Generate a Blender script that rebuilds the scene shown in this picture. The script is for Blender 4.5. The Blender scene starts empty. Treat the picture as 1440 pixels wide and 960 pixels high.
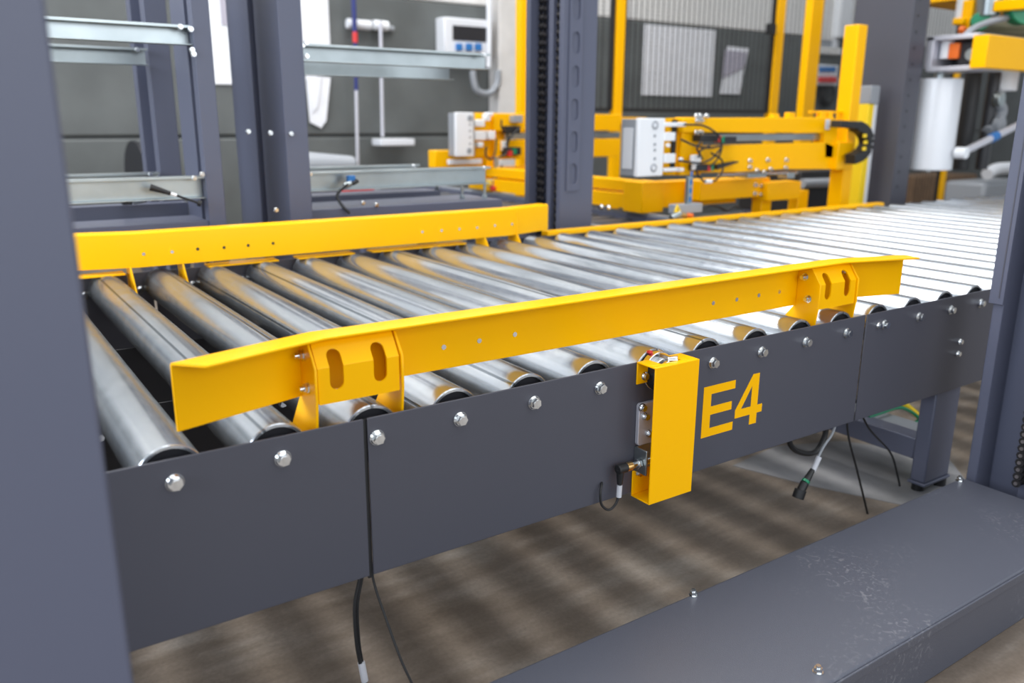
import bpy, bmesh, math, random
from mathutils import Vector, Matrix
random.seed(7)
SC = bpy.context.scene
COL = SC.collection
PI = math.pi
FLOOR = -0.50

# ------------------------------------------------------------------ camera
FPX, YAW, PITCH, ROLL = 1171.97, 0.598846, 0.260467, 0.005307
CAM = Vector((-0.19667, -1.04887, 0.44646))
_f = Vector((math.sin(YAW)*math.cos(PITCH), math.cos(YAW)*math.cos(PITCH), -math.sin(PITCH)))
_r0 = Vector((math.cos(YAW), -math.sin(YAW), 0)); _u0 = _r0.cross(_f)
_r = _r0*math.cos(ROLL) + _u0*math.sin(ROLL); _u = -_r0*math.sin(ROLL) + _u0*math.cos(ROLL)
cd = bpy.data.cameras.new('camera'); cam = bpy.data.objects.new('camera', cd); COL.objects.link(cam)
cam.matrix_world = Matrix(((_r.x, _u.x, -_f.x, CAM.x), (_r.y, _u.y, -_f.y, CAM.y), (_r.z, _u.z, -_f.z, CAM.z), (0, 0, 0, 1)))
cd.sensor_width = 36; cd.lens = FPX/1440*36; cd.clip_start = 0.05; cd.clip_end = 100
cd.dof.use_dof = True; cd.dof.focus_distance = 1.5; cd.dof.aperture_fstop = 2.9
SC.camera = cam

# ------------------------------------------------------------------ world, lamps, exposure
SC.view_settings.view_transform = 'Standard'; SC.view_settings.look = 'None'
SC.view_settings.exposure = 0.32; SC.view_settings.gamma = 1; SC.view_settings.use_curve_mapping = False
w = bpy.data.worlds.new('world'); SC.world = w; w.use_nodes = True
w.node_tree.nodes['Background'].inputs[0].default_value = (0.86, 0.93, 1.0, 1)
w.node_tree.nodes['Background'].inputs[1].default_value = 0.5
def lamp(x, y, z, sx, sy, power, col=(1, 0.97, 0.92)):
    l = bpy.data.lights.new('assumed_hall_lamp', 'AREA'); l.shape = 'RECTANGLE'; l.size = sx; l.size_y = sy
    l.energy = power; l.color = col
    o = bpy.data.objects.new('assumed_hall_lamp', l); COL.objects.link(o); o.location = (x, y, z)
for lx in (-2.30, -0.87, 0.56, 1.99, 3.42):  # unseen overhead strips, assumed; spaced so the roller shadow bands line up
    lamp(lx, 2.2, 4.6, 0.55, 3.8, 46)
    lamp(lx, -2.6, 4.6, 0.55, 3.6, 10)
lamp(1.0, 1.8, 5.2, 9, 6.0, 210, (0.97, 0.98, 1.0))      # unseen broad lamp, added as soft top light; no roof modelled
# unseen area lamp for assumed bluish daylight from the left; no window modelled
wl_ = bpy.data.lights.new('assumed_side_daylight', 'AREA'); wl_.shape = 'RECTANGLE'; wl_.size = 7.0; wl_.size_y = 2.6; wl_.energy = 380; wl_.color = (0.80, 0.88, 1.0)
wo_ = bpy.data.objects.new('assumed_side_daylight', wl_); COL.objects.link(wo_); wo_.location = (-5.6, 0.0, 2.3); wo_.rotation_euler = (PI/2, 0, -PI/2)

wl2 = bpy.data.lights.new('front_fill', 'AREA'); wl2.shape = 'RECTANGLE'; wl2.size = 9.0; wl2.size_y = 3.2; wl2.energy = 190; wl2.color = (0.90, 0.94, 1.0)  # unseen fill lamp behind the camera, added to brighten camera-facing surfaces
wo2 = bpy.data.objects.new('front_fill', wl2); COL.objects.link(wo2); wo2.location = (1.5, -5.9, 2.1); wo2.rotation_euler = (PI/2, 0, 0)

# ------------------------------------------------------------------ materials
def mat(name, col, rough=0.5, metal=0.0, noise=0.0, nscale=20, bump=0.0, bscale=200, spec=0.5, coat=0.0, dark=None):
    m = bpy.data.materials.new(name); m.use_nodes = True
    nt = m.node_tree; b = nt.nodes['Principled BSDF']
    b.inputs['Base Color'].default_value = (*col, 1); b.inputs['Roughness'].default_value = rough
    b.inputs['Metallic'].default_value = metal; b.inputs['Specular IOR Level'].default_value = spec
    if coat: b.inputs['Coat Weight'].default_value = coat; b.inputs['Coat Roughness'].default_value = 0.12
    if noise or bump:
        tc = nt.nodes.new('ShaderNodeTexCoord')
    if noise:
        n = nt.nodes.new('ShaderNodeTexNoise'); n.inputs['Scale'].default_value = nscale; n.inputs['Detail'].default_value = 5
        nt.links.new(tc.outputs['Object'], n.inputs['Vector'])
        r = nt.nodes.new('ShaderNodeValToRGB'); r.color_ramp.elements[0].position = 0.3; r.color_ramp.elements[1].position = 0.7
        d = dark or tuple(c*(1-noise) for c in col)
        r.color_ramp.elements[0].color = (*d, 1); r.color_ramp.elements[1].color = (*[min(1, c*(1+noise*0.6)) for c in col], 1)
        nt.links.new(n.outputs['Fac'], r.inputs[0]); nt.links.new(r.outputs[0], b.inputs['Base Color'])
    if bump:
        n2 = nt.nodes.new('ShaderNodeTexNoise'); n2.inputs['Scale'].default_value = bscale; n2.inputs['Detail'].default_value = 3
        nt.links.new(tc.outputs['Object'], n2.inputs['Vector'])
        bp = nt.nodes.new('ShaderNodeBump'); bp.inputs['Strength'].default_value = bump; bp.inputs['Distance'].default_value = 0.001
        nt.links.new(n2.outputs['Fac'], bp.inputs['Height']); nt.links.new(bp.outputs[0], b.inputs['Normal'])
    return m
M = {}
M['grey'] = mat('grey_powder_coat', (0.098, 0.107, 0.155), 0.42, bump=0.25, bscale=700)
M['grey2'] = mat('shaded_grey_powder_coat', (0.068, 0.069, 0.088), 0.42, bump=0.25, bscale=700)  # darker copy of the masts' grey, shade mixed into the colour
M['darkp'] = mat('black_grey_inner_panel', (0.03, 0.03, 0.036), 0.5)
M['yellow'] = mat('yellow_powder_coat', (1.0, 0.50, 0.0), 0.30, bump=0.12, bscale=260, spec=0.16)
M['yellow2'] = mat('safety_yellow', (0.95, 0.66, 0.01), 0.4)
M['steel'] = mat('bright_steel', (0.76, 0.78, 0.79), 0.17, 1.0, noise=0.15, nscale=90)
M['galv'] = mat('galvanised_sheet', (0.43, 0.48, 0.49), 0.32, 0.95, noise=0.14, nscale=9)
M['black'] = mat('black_rubber', (0.012, 0.012, 0.013), 0.5)
M['cap'] = mat('black_bearing_cap', (0.02, 0.02, 0.024), 0.35)
M['chain'] = mat('oiled_chain', (0.05, 0.047, 0.048), 0.35, 0.7)
M['pin'] = mat('chain_pin_steel', (0.35, 0.32, 0.32), 0.35, 0.9)
M['white'] = mat('white_paint', (0.82, 0.84, 0.87), 0.35)
M['offwhite'] = mat('paper', (0.80, 0.81, 0.85), 0.8, noise=0.06, nscale=8)
M['plastic'] = mat('light_grey_plastic', (0.72, 0.74, 0.78), 0.4)
M['midgrey'] = mat('mid_grey_plastic', (0.30, 0.32, 0.35), 0.4)
M['film'] = mat('stretch_film', (0.74, 0.76, 0.80), 0.22, coat=0.5)
M['red'] = mat('red_paint', (0.62, 0.03, 0.03), 0.4)
M['green'] = mat('green_plastic', (0.0, 0.22, 0.10), 0.35)
M['blue'] = mat('blue_plastic', (0.02, 0.16, 0.45), 0.4)
M['navy'] = mat('navy_handle', (0.02, 0.03, 0.16), 0.4)
M['orange'] = mat('orange_plastic', (0.8, 0.16, 0.02), 0.4)
M['brown'] = mat('cardboard', (0.30, 0.18, 0.10), 0.8, noise=0.15, nscale=10)
M['alu'] = mat('aluminium_profile', (0.66, 0.66, 0.72), 0.4, 0.5)
M['brass'] = mat('brass', (0.75, 0.5, 0.2), 0.3, 1.0)
M['olive'] = mat('dull_olive_steel', (0.10, 0.09, 0.05), 0.5, 0.3)
M['rollerd'] = mat('dark_transfer_roller', (0.075, 0.078, 0.088), 0.4, 0.3)
M['lilac'] = mat('grey_lilac_sheet', (0.42, 0.40, 0.47), 0.7)
M['label'] = mat('cable_label', (0.55, 0.56, 0.60), 0.35)

def roller_mat():
    m = bpy.data.materials.new('zinc_roller_tube'); m.use_nodes = True
    nt = m.node_tree; N = nt.nodes; L = nt.links; b = N['Principled BSDF']
    b.inputs['Metallic'].default_value = 0.88; b.inputs['Specular Tint'].default_value = (0.42, 0.41, 0.39, 1)
    tc = N.new('ShaderNodeTexCoord'); oi = N.new('ShaderNodeObjectInfo')
    add = N.new('ShaderNodeVectorMath'); add.operation = 'ADD'
    sc = N.new('ShaderNodeVectorMath'); sc.operation = 'SCALE'; sc.inputs[3].default_value = 40
    cmb = N.new('ShaderNodeCombineXYZ')
    for k in (0, 1, 2): L.new(oi.outputs['Random'], cmb.inputs[k])
    L.new(cmb.outputs[0], sc.inputs[0]); L.new(tc.outputs['Object'], add.inputs[0]); L.new(sc.outputs[0], add.inputs[1])
    # long soft spangle, stretched along the tube
    mp = N.new('ShaderNodeMapping'); mp.inputs['Scale'].default_value = (26, 3.2, 26); L.new(add.outputs[0], mp.inputs['Vector'])
    n1 = N.new('ShaderNodeTexNoise'); n1.inputs['Scale'].default_value = 1; n1.inputs['Detail'].default_value = 3; L.new(mp.outputs[0], n1.inputs['Vector'])
    n2 = N.new('ShaderNodeTexNoise'); n2.inputs['Scale'].default_value = 30; n2.inputs['Detail'].default_value = 4; L.new(add.outputs[0], n2.inputs['Vector'])
    # weld seam: a narrow band at one angle round the tube
    sep = N.new('ShaderNodeSeparateXYZ'); L.new(tc.outputs['Object'], sep.inputs[0])
    at2 = N.new('ShaderNodeMath'); at2.operation = 'ARCTAN2'; L.new(sep.outputs[0], at2.inputs[0]); L.new(sep.outputs[2], at2.inputs[1])
    ab = N.new('ShaderNodeMath'); ab.operation = 'ABSOLUTE'; L.new(at2.outputs[0], ab.inputs[0])
    seam = N.new('ShaderNodeMapRange'); seam.inputs[1].default_value = 0.025; seam.inputs[2].default_value = 0.075
    seam.inputs[3].default_value = 0.0; seam.inputs[4].default_value = 1.0; L.new(ab.outputs[0], seam.inputs[0])
    r = N.new('ShaderNodeValToRGB'); r.color_ramp.elements[0].position = 0.28; r.color_ramp.elements[1].position = 0.72
    r.color_ramp.elements[0].color = (0.50, 0.54, 0.59, 1); r.color_ramp.elements[1].color = (0.66, 0.69, 0.72, 1)
    L.new(n1.outputs[0], r.inputs[0])
    mx = N.new('ShaderNodeMix'); mx.data_type = 'RGBA'; mx.inputs[6].default_value = (0.24, 0.27, 0.30, 1)
    L.new(seam.outputs[0], mx.inputs[0]); L.new(r.outputs[0], mx.inputs[7]); L.new(mx.outputs[2], b.inputs['Base Color'])
    rr = N.new('ShaderNodeMapRange'); rr.inputs[1].default_value = 0.3; rr.inputs[2].default_value = 0.7; rr.inputs[3].default_value = 0.19; rr.inputs[4].default_value = 0.27
    L.new(n2.outputs[0], rr.inputs[0]); L.new(rr.outputs[0], b.inputs['Roughness'])
    bp = N.new('ShaderNodeBump'); bp.inputs['Strength'].default_value = 0.5; bp.inputs['Distance'].default_value = 0.001
    L.new(seam.outputs[0], bp.inputs['Height']); L.new(bp.outputs[0], b.inputs['Normal'])
    return m
M['roller'] = roller_mat()

def sill_mat():
    m = mat('scuffed_grey_cover', (0.088, 0.095, 0.128), 0.4, bump=0.35, bscale=500)
    nt = m.node_tree; N = nt.nodes; L = nt.links; b = N['Principled BSDF']
    tc = N.new('ShaderNodeTexCoord')
    a = N.new('ShaderNodeTexNoise'); a.inputs['Scale'].default_value = 3.2; a.inputs['Detail'].default_value = 2; L.new(tc.outputs['Object'], a.inputs['Vector'])
    c = N.new('ShaderNodeTexNoise'); c.inputs['Scale'].default_value = 55; c.inputs['Detail'].default_value = 8; c.inputs['Distortion'].default_value = 2.0; L.new(tc.outputs['Object'], c.inputs['Vector'])
    ra = N.new('ShaderNodeMapRange'); ra.inputs[1].default_value = 0.57; ra.inputs[2].default_value = 0.72; L.new(a.outputs[0], ra.inputs[0])
    rc = N.new('ShaderNodeMapRange'); rc.inputs[1].default_value = 0.55; rc.inputs[2].default_value = 0.68; L.new(c.outputs[0], rc.inputs[0])
    mu = N.new('ShaderNodeMath'); mu.operation = 'MULTIPLY'; L.new(ra.outputs[0], mu.inputs[0]); L.new(rc.outputs[0], mu.inputs[1])
    m2 = N.new('ShaderNodeMath'); m2.operation = 'MULTIPLY'; m2.inputs[1].default_value = 0.28; L.new(mu.outputs[0], m2.inputs[0])
    mx = N.new('ShaderNodeMix'); mx.data_type = 'RGBA'; mx.inputs[6].default_value = (0.072, 0.077, 0.100, 1); mx.inputs[7].default_value = (0.34, 0.34, 0.36, 1)
    L.new(m2.outputs[0], mx.inputs[0]); L.new(mx.outputs[2], b.inputs['Base Color'])
    return m
M['sill'] = sill_mat()

def floor_mat():
    m = bpy.data.materials.new('worn_concrete_floor'); m.use_nodes = True
    nt = m.node_tree; N = nt.nodes; L = nt.links; b = N['Principled BSDF']
    tc = N.new('ShaderNodeTexCoord')
    n1 = N.new('ShaderNodeTexNoise'); n1.inputs['Scale'].default_value = 1.7; n1.inputs['Detail'].default_value = 7; n1.inputs['Roughness'].default_value = 0.62; L.new(tc.outputs['Object'], n1.inputs['Vector'])
    mp = N.new('ShaderNodeMapping'); mp.inputs['Scale'].default_value = (3, 14, 1); mp.inputs['Rotation'].default_value = (0, 0, 0.5); L.new(tc.outputs['Object'], mp.inputs['Vector'])
    n2 = N.new('ShaderNodeTexNoise'); n2.inputs['Scale'].default_value = 1.6; n2.inputs['Detail'].default_value = 8; L.new(mp.outputs[0], n2.inputs['Vector'])
    n3 = N.new('ShaderNodeTexNoise'); n3.inputs['Scale'].default_value = 120; n3.inputs['Detail'].default_value = 3; L.new(tc.outputs['Object'], n3.inputs['Vector'])
    r = N.new('ShaderNodeValToRGB'); e = r.color_ramp.elements
    e[0].position = 0.33; e[0].color = (0.080, 0.058, 0.040, 1); e[1].position = 0.68; e[1].color = (0.31, 0.275, 0.24, 1)
    x = e.new(0.5); x.color = (0.165, 0.132, 0.104, 1)
    av = N.new('ShaderNodeMath'); av.operation = 'MULTIPLY_ADD'; av.inputs[1].default_value = 0.35; L.new(n2.outputs[0], av.inputs[0])
    s = N.new('ShaderNodeMath'); s.operation = 'MULTIPLY'; s.inputs[1].default_value = 0.65; L.new(n1.outputs[0], s.inputs[0]); L.new(s.outputs[0], av.inputs[2])
    L.new(av.outputs[0], r.inputs[0])
    g = N.new('ShaderNodeMapRange'); g.inputs[3].default_value = 0.72; g.inputs[4].default_value = 1.28; L.new(n3.outputs[0], g.inputs[0])
    mx = N.new('ShaderNodeVectorMath'); mx.operation = 'SCALE'; L.new(r.outputs[0], mx.inputs[0]); L.new(g.outputs[0], mx.inputs[3])
    L.new(mx.outputs[0], b.inputs['Base Color'])
    b.inputs['Roughness'].default_value = 0.38
    bp = N.new('ShaderNodeBump'); bp.inputs['Strength'].default_value = 0.12; bp.inputs['Distance'].default_value = 0.003
    L.new(n3.outputs[0], bp.inputs['Height']); L.new(bp.outputs[0], b.inputs['Normal'])
    return m
M['floor'] = floor_mat()
M['bare'] = mat('dusty_concrete', (0.25, 0.25, 0.26), 0.45, noise=0.35, nscale=6, bump=0.2, bscale=120)
M['wall'] = mat('grey_wall_paint', (0.11, 0.119, 0.118), 0.6, noise=0.22, nscale=2.6, bump=0.3, bscale=60)
M['wallw'] = mat('white_wall_paint', (0.74, 0.73, 0.71), 0.7, noise=0.06, nscale=2)
M['column'] = mat('chalky_column', (0.66, 0.64, 0.62), 0.7, noise=0.12, nscale=5)

# ------------------------------------------------------------------ helpers
def at(px, py, x=None, y=None, z=None):        # where the sight line of a photo point meets a plane of the hall
    d = _r*((px-720)/FPX) + _u*(-(py-480)/FPX) + _f
    t = (x-CAM.x)/d.x if x is not None else (y-CAM.y)/d.y if y is not None else (z-CAM.z)/d.z
    return CAM + d*t
OFF = {}
def tag(o, label=None, cat=None, group=None, kind=None):
    if label: o['label'] = label
    if cat: o['category'] = cat
    if group: o['group'] = group
    if kind: o['kind'] = kind
    return o
def thing(name, loc, label, cat, group=None):
    o = bpy.data.objects.new(name, None); COL.objects.link(o); o.location = loc; o.empty_display_size = 0.05
    OFF[o] = Vector(loc); return tag(o, label, cat, group)
class MB:
    def __init__(s): s.v = []; s.f = []
    def add(s, vs, fs):
        n = len(s.v); s.v += [Vector(v) for v in vs]; s.f += [[i+n for i in f] for f in fs]; return s
    def box(s, x0, x1, y0, y1, z0, z1):
        return s.add([(x0,y0,z0),(x1,y0,z0),(x1,y1,z0),(x0,y1,z0),(x0,y0,z1),(x1,y0,z1),(x1,y1,z1),(x0,y1,z1)],
                     [(3,2,1,0),(4,5,6,7),(0,1,5,4),(1,2,6,5),(2,3,7,6),(3,0,4,7)])
    def prism(s, poly, axis, a, b):            # poly in the two other axes (x,y,z order), extruded along axis
        def P(p, t):
            return (t,p[0],p[1]) if axis == 0 else (p[0],t,p[1]) if axis == 1 else (p[0],p[1],t)
        n = len(poly)
        return s.add([P(p,a) for p in poly]+[P(p,b) for p in poly],
                     [list(range(n))[::-1], list(range(n,2*n))]+[(i,(i+1)%n,n+(i+1)%n,n+i) for i in range(n)])
    def cyl(s, p0, p1, r, seg=16, r1=None, caps=True):
        p0 = Vector(p0); p1 = Vector(p1); d = (p1-p0).normalized(); r1 = r if r1 is None else r1
        a = d.orthogonal().normalized(); b = d.cross(a)
        vs = []
        for p, q in ((p0,r),(p1,r1)):
            vs += [p+a*(q*math.cos(2*PI*i/seg))+b*(q*math.sin(2*PI*i/seg)) for i in range(seg)]
        fs = [(i,(i+1)%seg,seg+(i+1)%seg,seg+i) for i in range(seg)]
        if caps: fs += [list(range(seg))[::-1], list(range(seg,2*seg))]
        return s.add(vs, fs)
    def tube(s, pts, r, seg=8):
        pts = [Vector(p) for p in pts]; n = len(pts); vs = []; fs = []; prev = None
        for i, p in enumerate(pts):
            d = (pts[min(i+1,n-1)]-pts[max(i-1,0)]).normalized()
            a = d.orthogonal().normalized() if prev is None else (prev-d*prev.dot(d)).normalized()
            prev = a; b = d.cross(a)
            vs += [p+a*(r*math.cos(2*PI*k/seg))+b*(r*math.sin(2*PI*k/seg)) for k in range(seg)]
        for i in range(n-1):
            fs += [(i*seg+k, i*seg+(k+1)%seg, (i+1)*seg+(k+1)%seg, (i+1)*seg+k) for k in range(seg)]
        fs += [list(range(seg))[::-1], list(range((n-1)*seg, n*seg))]
        return s.add(vs, fs)
    def mesh(s, name, m, off=Vector(), smooth=False):
        me = bpy.data.meshes.new(name); me.from_pydata([v-off for v in s.v], [], s.f)
        bm = bmesh.new(); bm.from_mesh(me); bmesh.ops.recalc_face_normals(bm, faces=bm.faces); bm.to_mesh(me); bm.free()
        me.materials.append(M[m] if isinstance(m, str) else m)
        if smooth:
            for p in me.polygons: p.use_smooth = True
            me.set_sharp_from_angle(angle=math.radians(35))
        return me
    def build(s, name, m, parent=None, bevel=0, smooth=False, seg=2, origin=None):
        if parent is not None: off = OFF[parent]
        elif origin is not None: off = Vector(origin)
        else:
            xs = [v.x for v in s.v]; ys = [v.y for v in s.v]; zs = [v.z for v in s.v]
            off = Vector(((min(xs)+max(xs))/2, (min(ys)+max(ys))/2, min(zs)))
        o = bpy.data.objects.new(name, s.mesh(name, m, off, smooth)); COL.objects.link(o)
        if parent is not None: o.parent = parent
        else: o.location = off
        OFF[o] = off.copy()
        if bevel: bev(o, bevel, seg)
        return o
def bev(o, wd, seg=2):
    b = o.modifiers.new('bevel', 'BEVEL'); b.width = wd; b.segments = seg; b.limit_method = 'ANGLE'; b.angle_limit = math.radians(40)
    b.harden_normals = False
    for p in o.data.polygons: p.use_smooth = True
    o.data.set_sharp_from_angle(angle=math.radians(40))
def inst(name, me, pos, parent, rot=None):     # one more object on shared mesh data
    o = bpy.data.objects.new(name, me); COL.objects.link(o)
    if parent is not None: o.parent = parent; o.location = Vector(pos)-OFF[parent]
    else: o.location = pos
    if rot: o.rotation_euler = rot
    OFF[o] = Vector(pos); return o
def curve(pts, n=24):                          # Catmull-Rom
    P = [Vector(p) for p in pts]; P = [P[0]*2-P[1]]+P+[P[-1]*2-P[-2]]; out = []
    m = len(P)-3; k = max(2, n//m)
    for i in range(m):
        a, b, c, d = P[i:i+4]
        for j in range(k):
            t = j/k
            out.append(0.5*((2*b)+(c-a)*t+(2*a-5*b+4*c-d)*t*t+(3*b-a-3*c+d)*t**3))
    out.append(P[-2]); return out
def plate(outer, holes, mapf, cuts=(), thick=0.003, cut_axis=1):
    """flat sheet with holes, filled, cut along bend lines, then mapped to space and thickened"""
    bm = bmesh.new()
    for lp in [outer]+holes:
        vs = [bm.verts.new((p[0], p[1], 0)) for p in lp]
        for i in range(len(vs)): bm.edges.new((vs[i], vs[(i+1)%len(vs)]))
    bmesh.ops.triangle_fill(bm, use_beauty=True, use_dissolve=False, edges=bm.edges[:], normal=(0,0,1))
    for c in cuts:
        no = (0,1,0) if cut_axis == 1 else (1,0,0); co = (0,c,0) if cut_axis == 1 else (c,0,0)
        bmesh.ops.bisect_plane(bm, geom=bm.verts[:]+bm.edges[:]+bm.faces[:], plane_co=co, plane_no=no)
    bmesh.ops.recalc_face_normals(bm, faces=bm.faces)
    bm.verts.index_update()
    mb = MB(); n = len(bm.verts)
    top = [Vector(mapf(v.co.x, v.co.y, 0)) for v in bm.verts]; bot = [Vector(mapf(v.co.x, v.co.y, thick)) for v in bm.verts]
    fs = []
    for f in bm.faces:
        ids = [v.index for v in f.verts]; fs.append(ids); fs.append([i+n for i in ids[::-1]])
    for e in bm.edges:
        if len(e.link_faces) == 1:
            a, b = e.verts[0].index, e.verts[1].index; fs.append([a, b, b+n, a+n])
    bm.free(); mb.add(top+bot, fs); return mb
def slot(cx, cy, wd, ht, n=8):                 # stadium outline, long way up
    r = wd/2; h = ht/2-r
    return [(cx+r*math.cos(PI*i/n), cy+h+r*math.sin(PI*i/n)) for i in range(n+1)]+[(cx-r*math.cos(PI*i/n), cy-h-r*math.sin(PI*i/n)) for i in range(n+1)]
def rrect(x0, y0, x1, y1, r, n=4):
    o = []
    for cx, cy, a in ((x1-r,y1-r,0),(x0+r,y1-r,90),(x0+r,y0+r,180),(x1-r,y0+r,270)):
        o += [(cx+r*math.cos(math.radians(a+90*i/n)), cy+r*math.sin(math.radians(a+90*i/n))) for i in range(n+1)]
    return o
def rect(px0, py0, px1, py1, y):               # photo rectangle -> x0,x1,z0,z1 at depth y
    mx, my = (px0+px1)/2, (py0+py1)/2
    return at(px0,my,y=y).x, at(px1,my,y=y).x, at(mx,py1,y=y).z, at(mx,py0,y=y).z
def rbox(mb, px0, py0, px1, py1, y, dep):
    a, b, c, d = rect(px0, py0, px1, py1, y); return mb.box(a, b, y, y+dep, c, d)

# shared bolts -------------------------------------------------------
def hexpoly(r, rot=0.2): return [(r*math.cos(rot+PI/3*i), r*math.sin(rot+PI/3*i)) for i in range(6)]
def bolt_mesh(flange, head, h, name='bolt'):   # head towards -y
    mb = MB(); mb.cyl((0,0.0,0), (0,-0.0025,0), flange, 24); mb.cyl((0,-0.0025,0), (0,-0.0055,0), flange*0.97, 24, flange*0.80)
    mb.prism(hexpoly(head), 1, -0.0045, -h); mb.cyl((0,-h,0), (0,-h-0.0008,0), head*0.78, 20)
    return mb.mesh(name, 'steel', smooth=True)
BOLT = bolt_mesh(0.0116, 0.0084, 0.0118)
SBOLT = bolt_mesh(0.008, 0.0065, 0.008)
def nut_mesh():                                # upright nut on a washer, axis z
    mb = MB(); mb.cyl((0,0,0), (0,0,0.0018), 0.0085, 20); mb.prism(hexpoly(0.0068, 0.4), 2, 0.0018, 0.0085); mb.cyl((0,0,0.0085), (0,0,0.0125), 0.004, 12)
    return mb.mesh('nut', 'steel', smooth=True)
NUT = nut_mesh()
def side_bolt():                               # head towards -x, with nut look
    mb = MB(); mb.cyl((0,0,0), (-0.0018,0,0), 0.0085, 20); mb.prism(hexpoly(0.0068, 0.5), 0, -0.0018, -0.0075); mb.cyl((-0.0075,0,0), (-0.013,0,0), 0.0042, 12)
    return mb.mesh('bolt', 'steel', smooth=True)
XBOLT = side_bolt()

# ------------------------------------------------------------------ the hall
fl = MB().box(-8.2, 18, -6, 5.0, FLOOR-0.2, FLOOR).build('floor', 'floor', origin=(0,0,FLOOR)); tag(fl, kind='structure')
# back wall of precast panels, dark below and white above
WY = 5.0
wl = MB().box(-8.2, 18, WY+0.03, WY+0.2, FLOOR, 3.6).build('wall_back', 'wall', origin=(0, WY, FLOOR)); tag(wl, kind='structure')
zj = at(500,191,y=WY).z; zt = at(690,10,y=WY).z
for i in range(4):
    x0 = -8.2+6.0*i
    for z0, z1, m in ((FLOOR, zj-0.008, 'wall'), (zj+0.008, zt, 'wall'), (zt+0.004, 3.6, 'wallw')):
        MB().box(x0+0.004, x0+5.996, WY, WY+0.03, z0, z1).build('wall_panel', m, wl, 0.014)
# pale column in front of it
a, b, c, d = rect(702, 20, 738, 170, 4.84)
o = MB().box(a, b+0.05, 4.84, 4.998, FLOOR, 3.4).build('column', 'column', None, 0.01); tag(o, 'pale chalky concrete column rising just left of the chain mast', 'column')
# light patch of bare concrete under the far end of the conveyor
pp = [at(*q, z=FLOOR) for q in ((1030,655),(1140,683),(1290,715),(1370,690),(1330,640),(1180,620),(1090,628))]
MB().prism([(p.x,p.y) for p in pp], 2, FLOOR-0.001, FLOOR+0.0015).build('floor_patch', 'bare', fl)

# ------------------------------------------------------------------ roller conveyors
RR, PITCHX, CY1 = 0.0445, 0.14, 1.39
def tube_mesh():
    mb = MB(); seg = 44; ri = RR-0.0060; L = 1.366
    rings = []
    for y, r in ((0.03, ri), (0.0008, ri), (0, ri+0.0008), (0, RR-0.0015), (0.0018, RR), (L-0.0018, RR), (L, RR-0.0015), (L, ri), (L-0.03, ri)):
        rings.append([(r*math.sin(2*PI*k/seg), y, r*math.cos(2*PI*k/seg)) for k in range(seg)])
    vs = [v for r in rings for v in r]; fs = []
    for i in range(len(rings)-1):
        fs += [(i*seg+k, i*seg+(k+1)%seg, (i+1)*seg+(k+1)%seg, (i+1)*seg+k) for k in range(seg)]
    return mb.add(vs, fs).mesh('roller', 'roller', smooth=True)
TUBE = tube_mesh()
cb = MB(); cb.cyl((0,0.006,0), (0,0.014,0), RR-0.0061, 32, RR-0.0061); cb.cyl((0,0.002,0), (0,0.007,0), 0.024, 24, 0.027)
CAPM = cb.mesh('end_cap', 'cap', smooth=True)
AXLE = MB().cyl((0,-0.012,0), (0,0.004,0), 0.0095, 16).mesh('axle', 'steel', smooth=True)
def rollers(t, i0, i1, cap_to=16):
    for i in range(i0, i1+1):
        r = inst('roller', TUBE, (i*PITCHX, 0.0125, 0), t, (0, random.uniform(-PI, PI), 0))
        OFF[r] = Vector((0,0,0))
        if i <= cap_to:
            for me, nm in ((CAPM, 'end_cap'), (AXLE, 'axle')):
                c = bpy.data.objects.new(nm, me); COL.objects.link(c); c.parent = r
SEAM = {0: 2.6, 1: -0.45, 2: 0.05, 3: -1.3, 4: -0.75, 5: 2.0, 6: 0.2, 7: -0.3}
def side_panel(t, x0, x1, bolts, skip=(), far=True):
    z0, z1 = -0.219, 0.0315
    p = MB().box(x0, x1, -0.003, 0.0, z0, z1).box(x0, x1, 0.0, 0.03, z0, z0+0.003).build('side_panel', 'grey2', t, 0.0012)
    for i in bolts:
        if i in skip: continue
        inst('bolt', BOLT, (i*PITCHX, -0.003, 0), p, (0, random.uniform(0, 1), 0))
    if far:
        q = MB().box(x0, x1, CY1, CY1+0.003, z0, z1+0.004).box(x0, x1, CY1-0.03, CY1, z0, z0+0.003).build('side_panel', 'grey2', t, 0.0012)
        for i in bolts: inst('bolt', BOLT, (i*PITCHX-0.052, CY1, -0.012), q, (0, random.uniform(0, 1), 0))
    return p
conv = thing('roller_conveyor', (0.35, 0.7, FLOOR), 'grey roller conveyor with E4 on its side panel, zinc rollers between yellow guide rails', 'conveyor', None)
pl = side_panel(conv, -0.75, 0.2605, range(-5, 2))
pm = side_panel(conv, 0.2665, 1.4665, range(2, 11), skip=(6,))
MB().box(0.2600, 0.2670, 0.001, 0.004, -0.225, 0.029).build('joint_strip', 'black', conv)
rollers(conv, -5, 10)
for xx in (-0.5, 0.62, 1.33):      # frame under the rollers
    MB().box(xx, xx+0.06, 0.031, CY1-0.031, -0.20, -0.14).build('cross_beam', 'grey2', conv, 0.002)
for yy in (0.50, 0.93):
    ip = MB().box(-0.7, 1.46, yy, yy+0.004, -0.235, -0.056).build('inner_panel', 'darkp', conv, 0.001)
    for k in range(6): inst('bolt', SBOLT, (-0.35+0.33*k, yy, -0.10), ip)
for xx in (-0.62,):
    for yy in (0.035, CY1-0.095): MB().box(xx, xx+0.08, yy, yy+0.06, FLOOR, -0.2).build('leg', 'grey', conv, 0.002)
for yy in (CY1-0.095,): MB().box(1.36, 1.43, yy, yy+0.06, FLOOR, -0.2).build('leg', 'grey', conv, 0.002)
# lettering
def up(u, v): return (u, -0.0031, v)
def letters(loops, mb):
    pass
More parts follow.
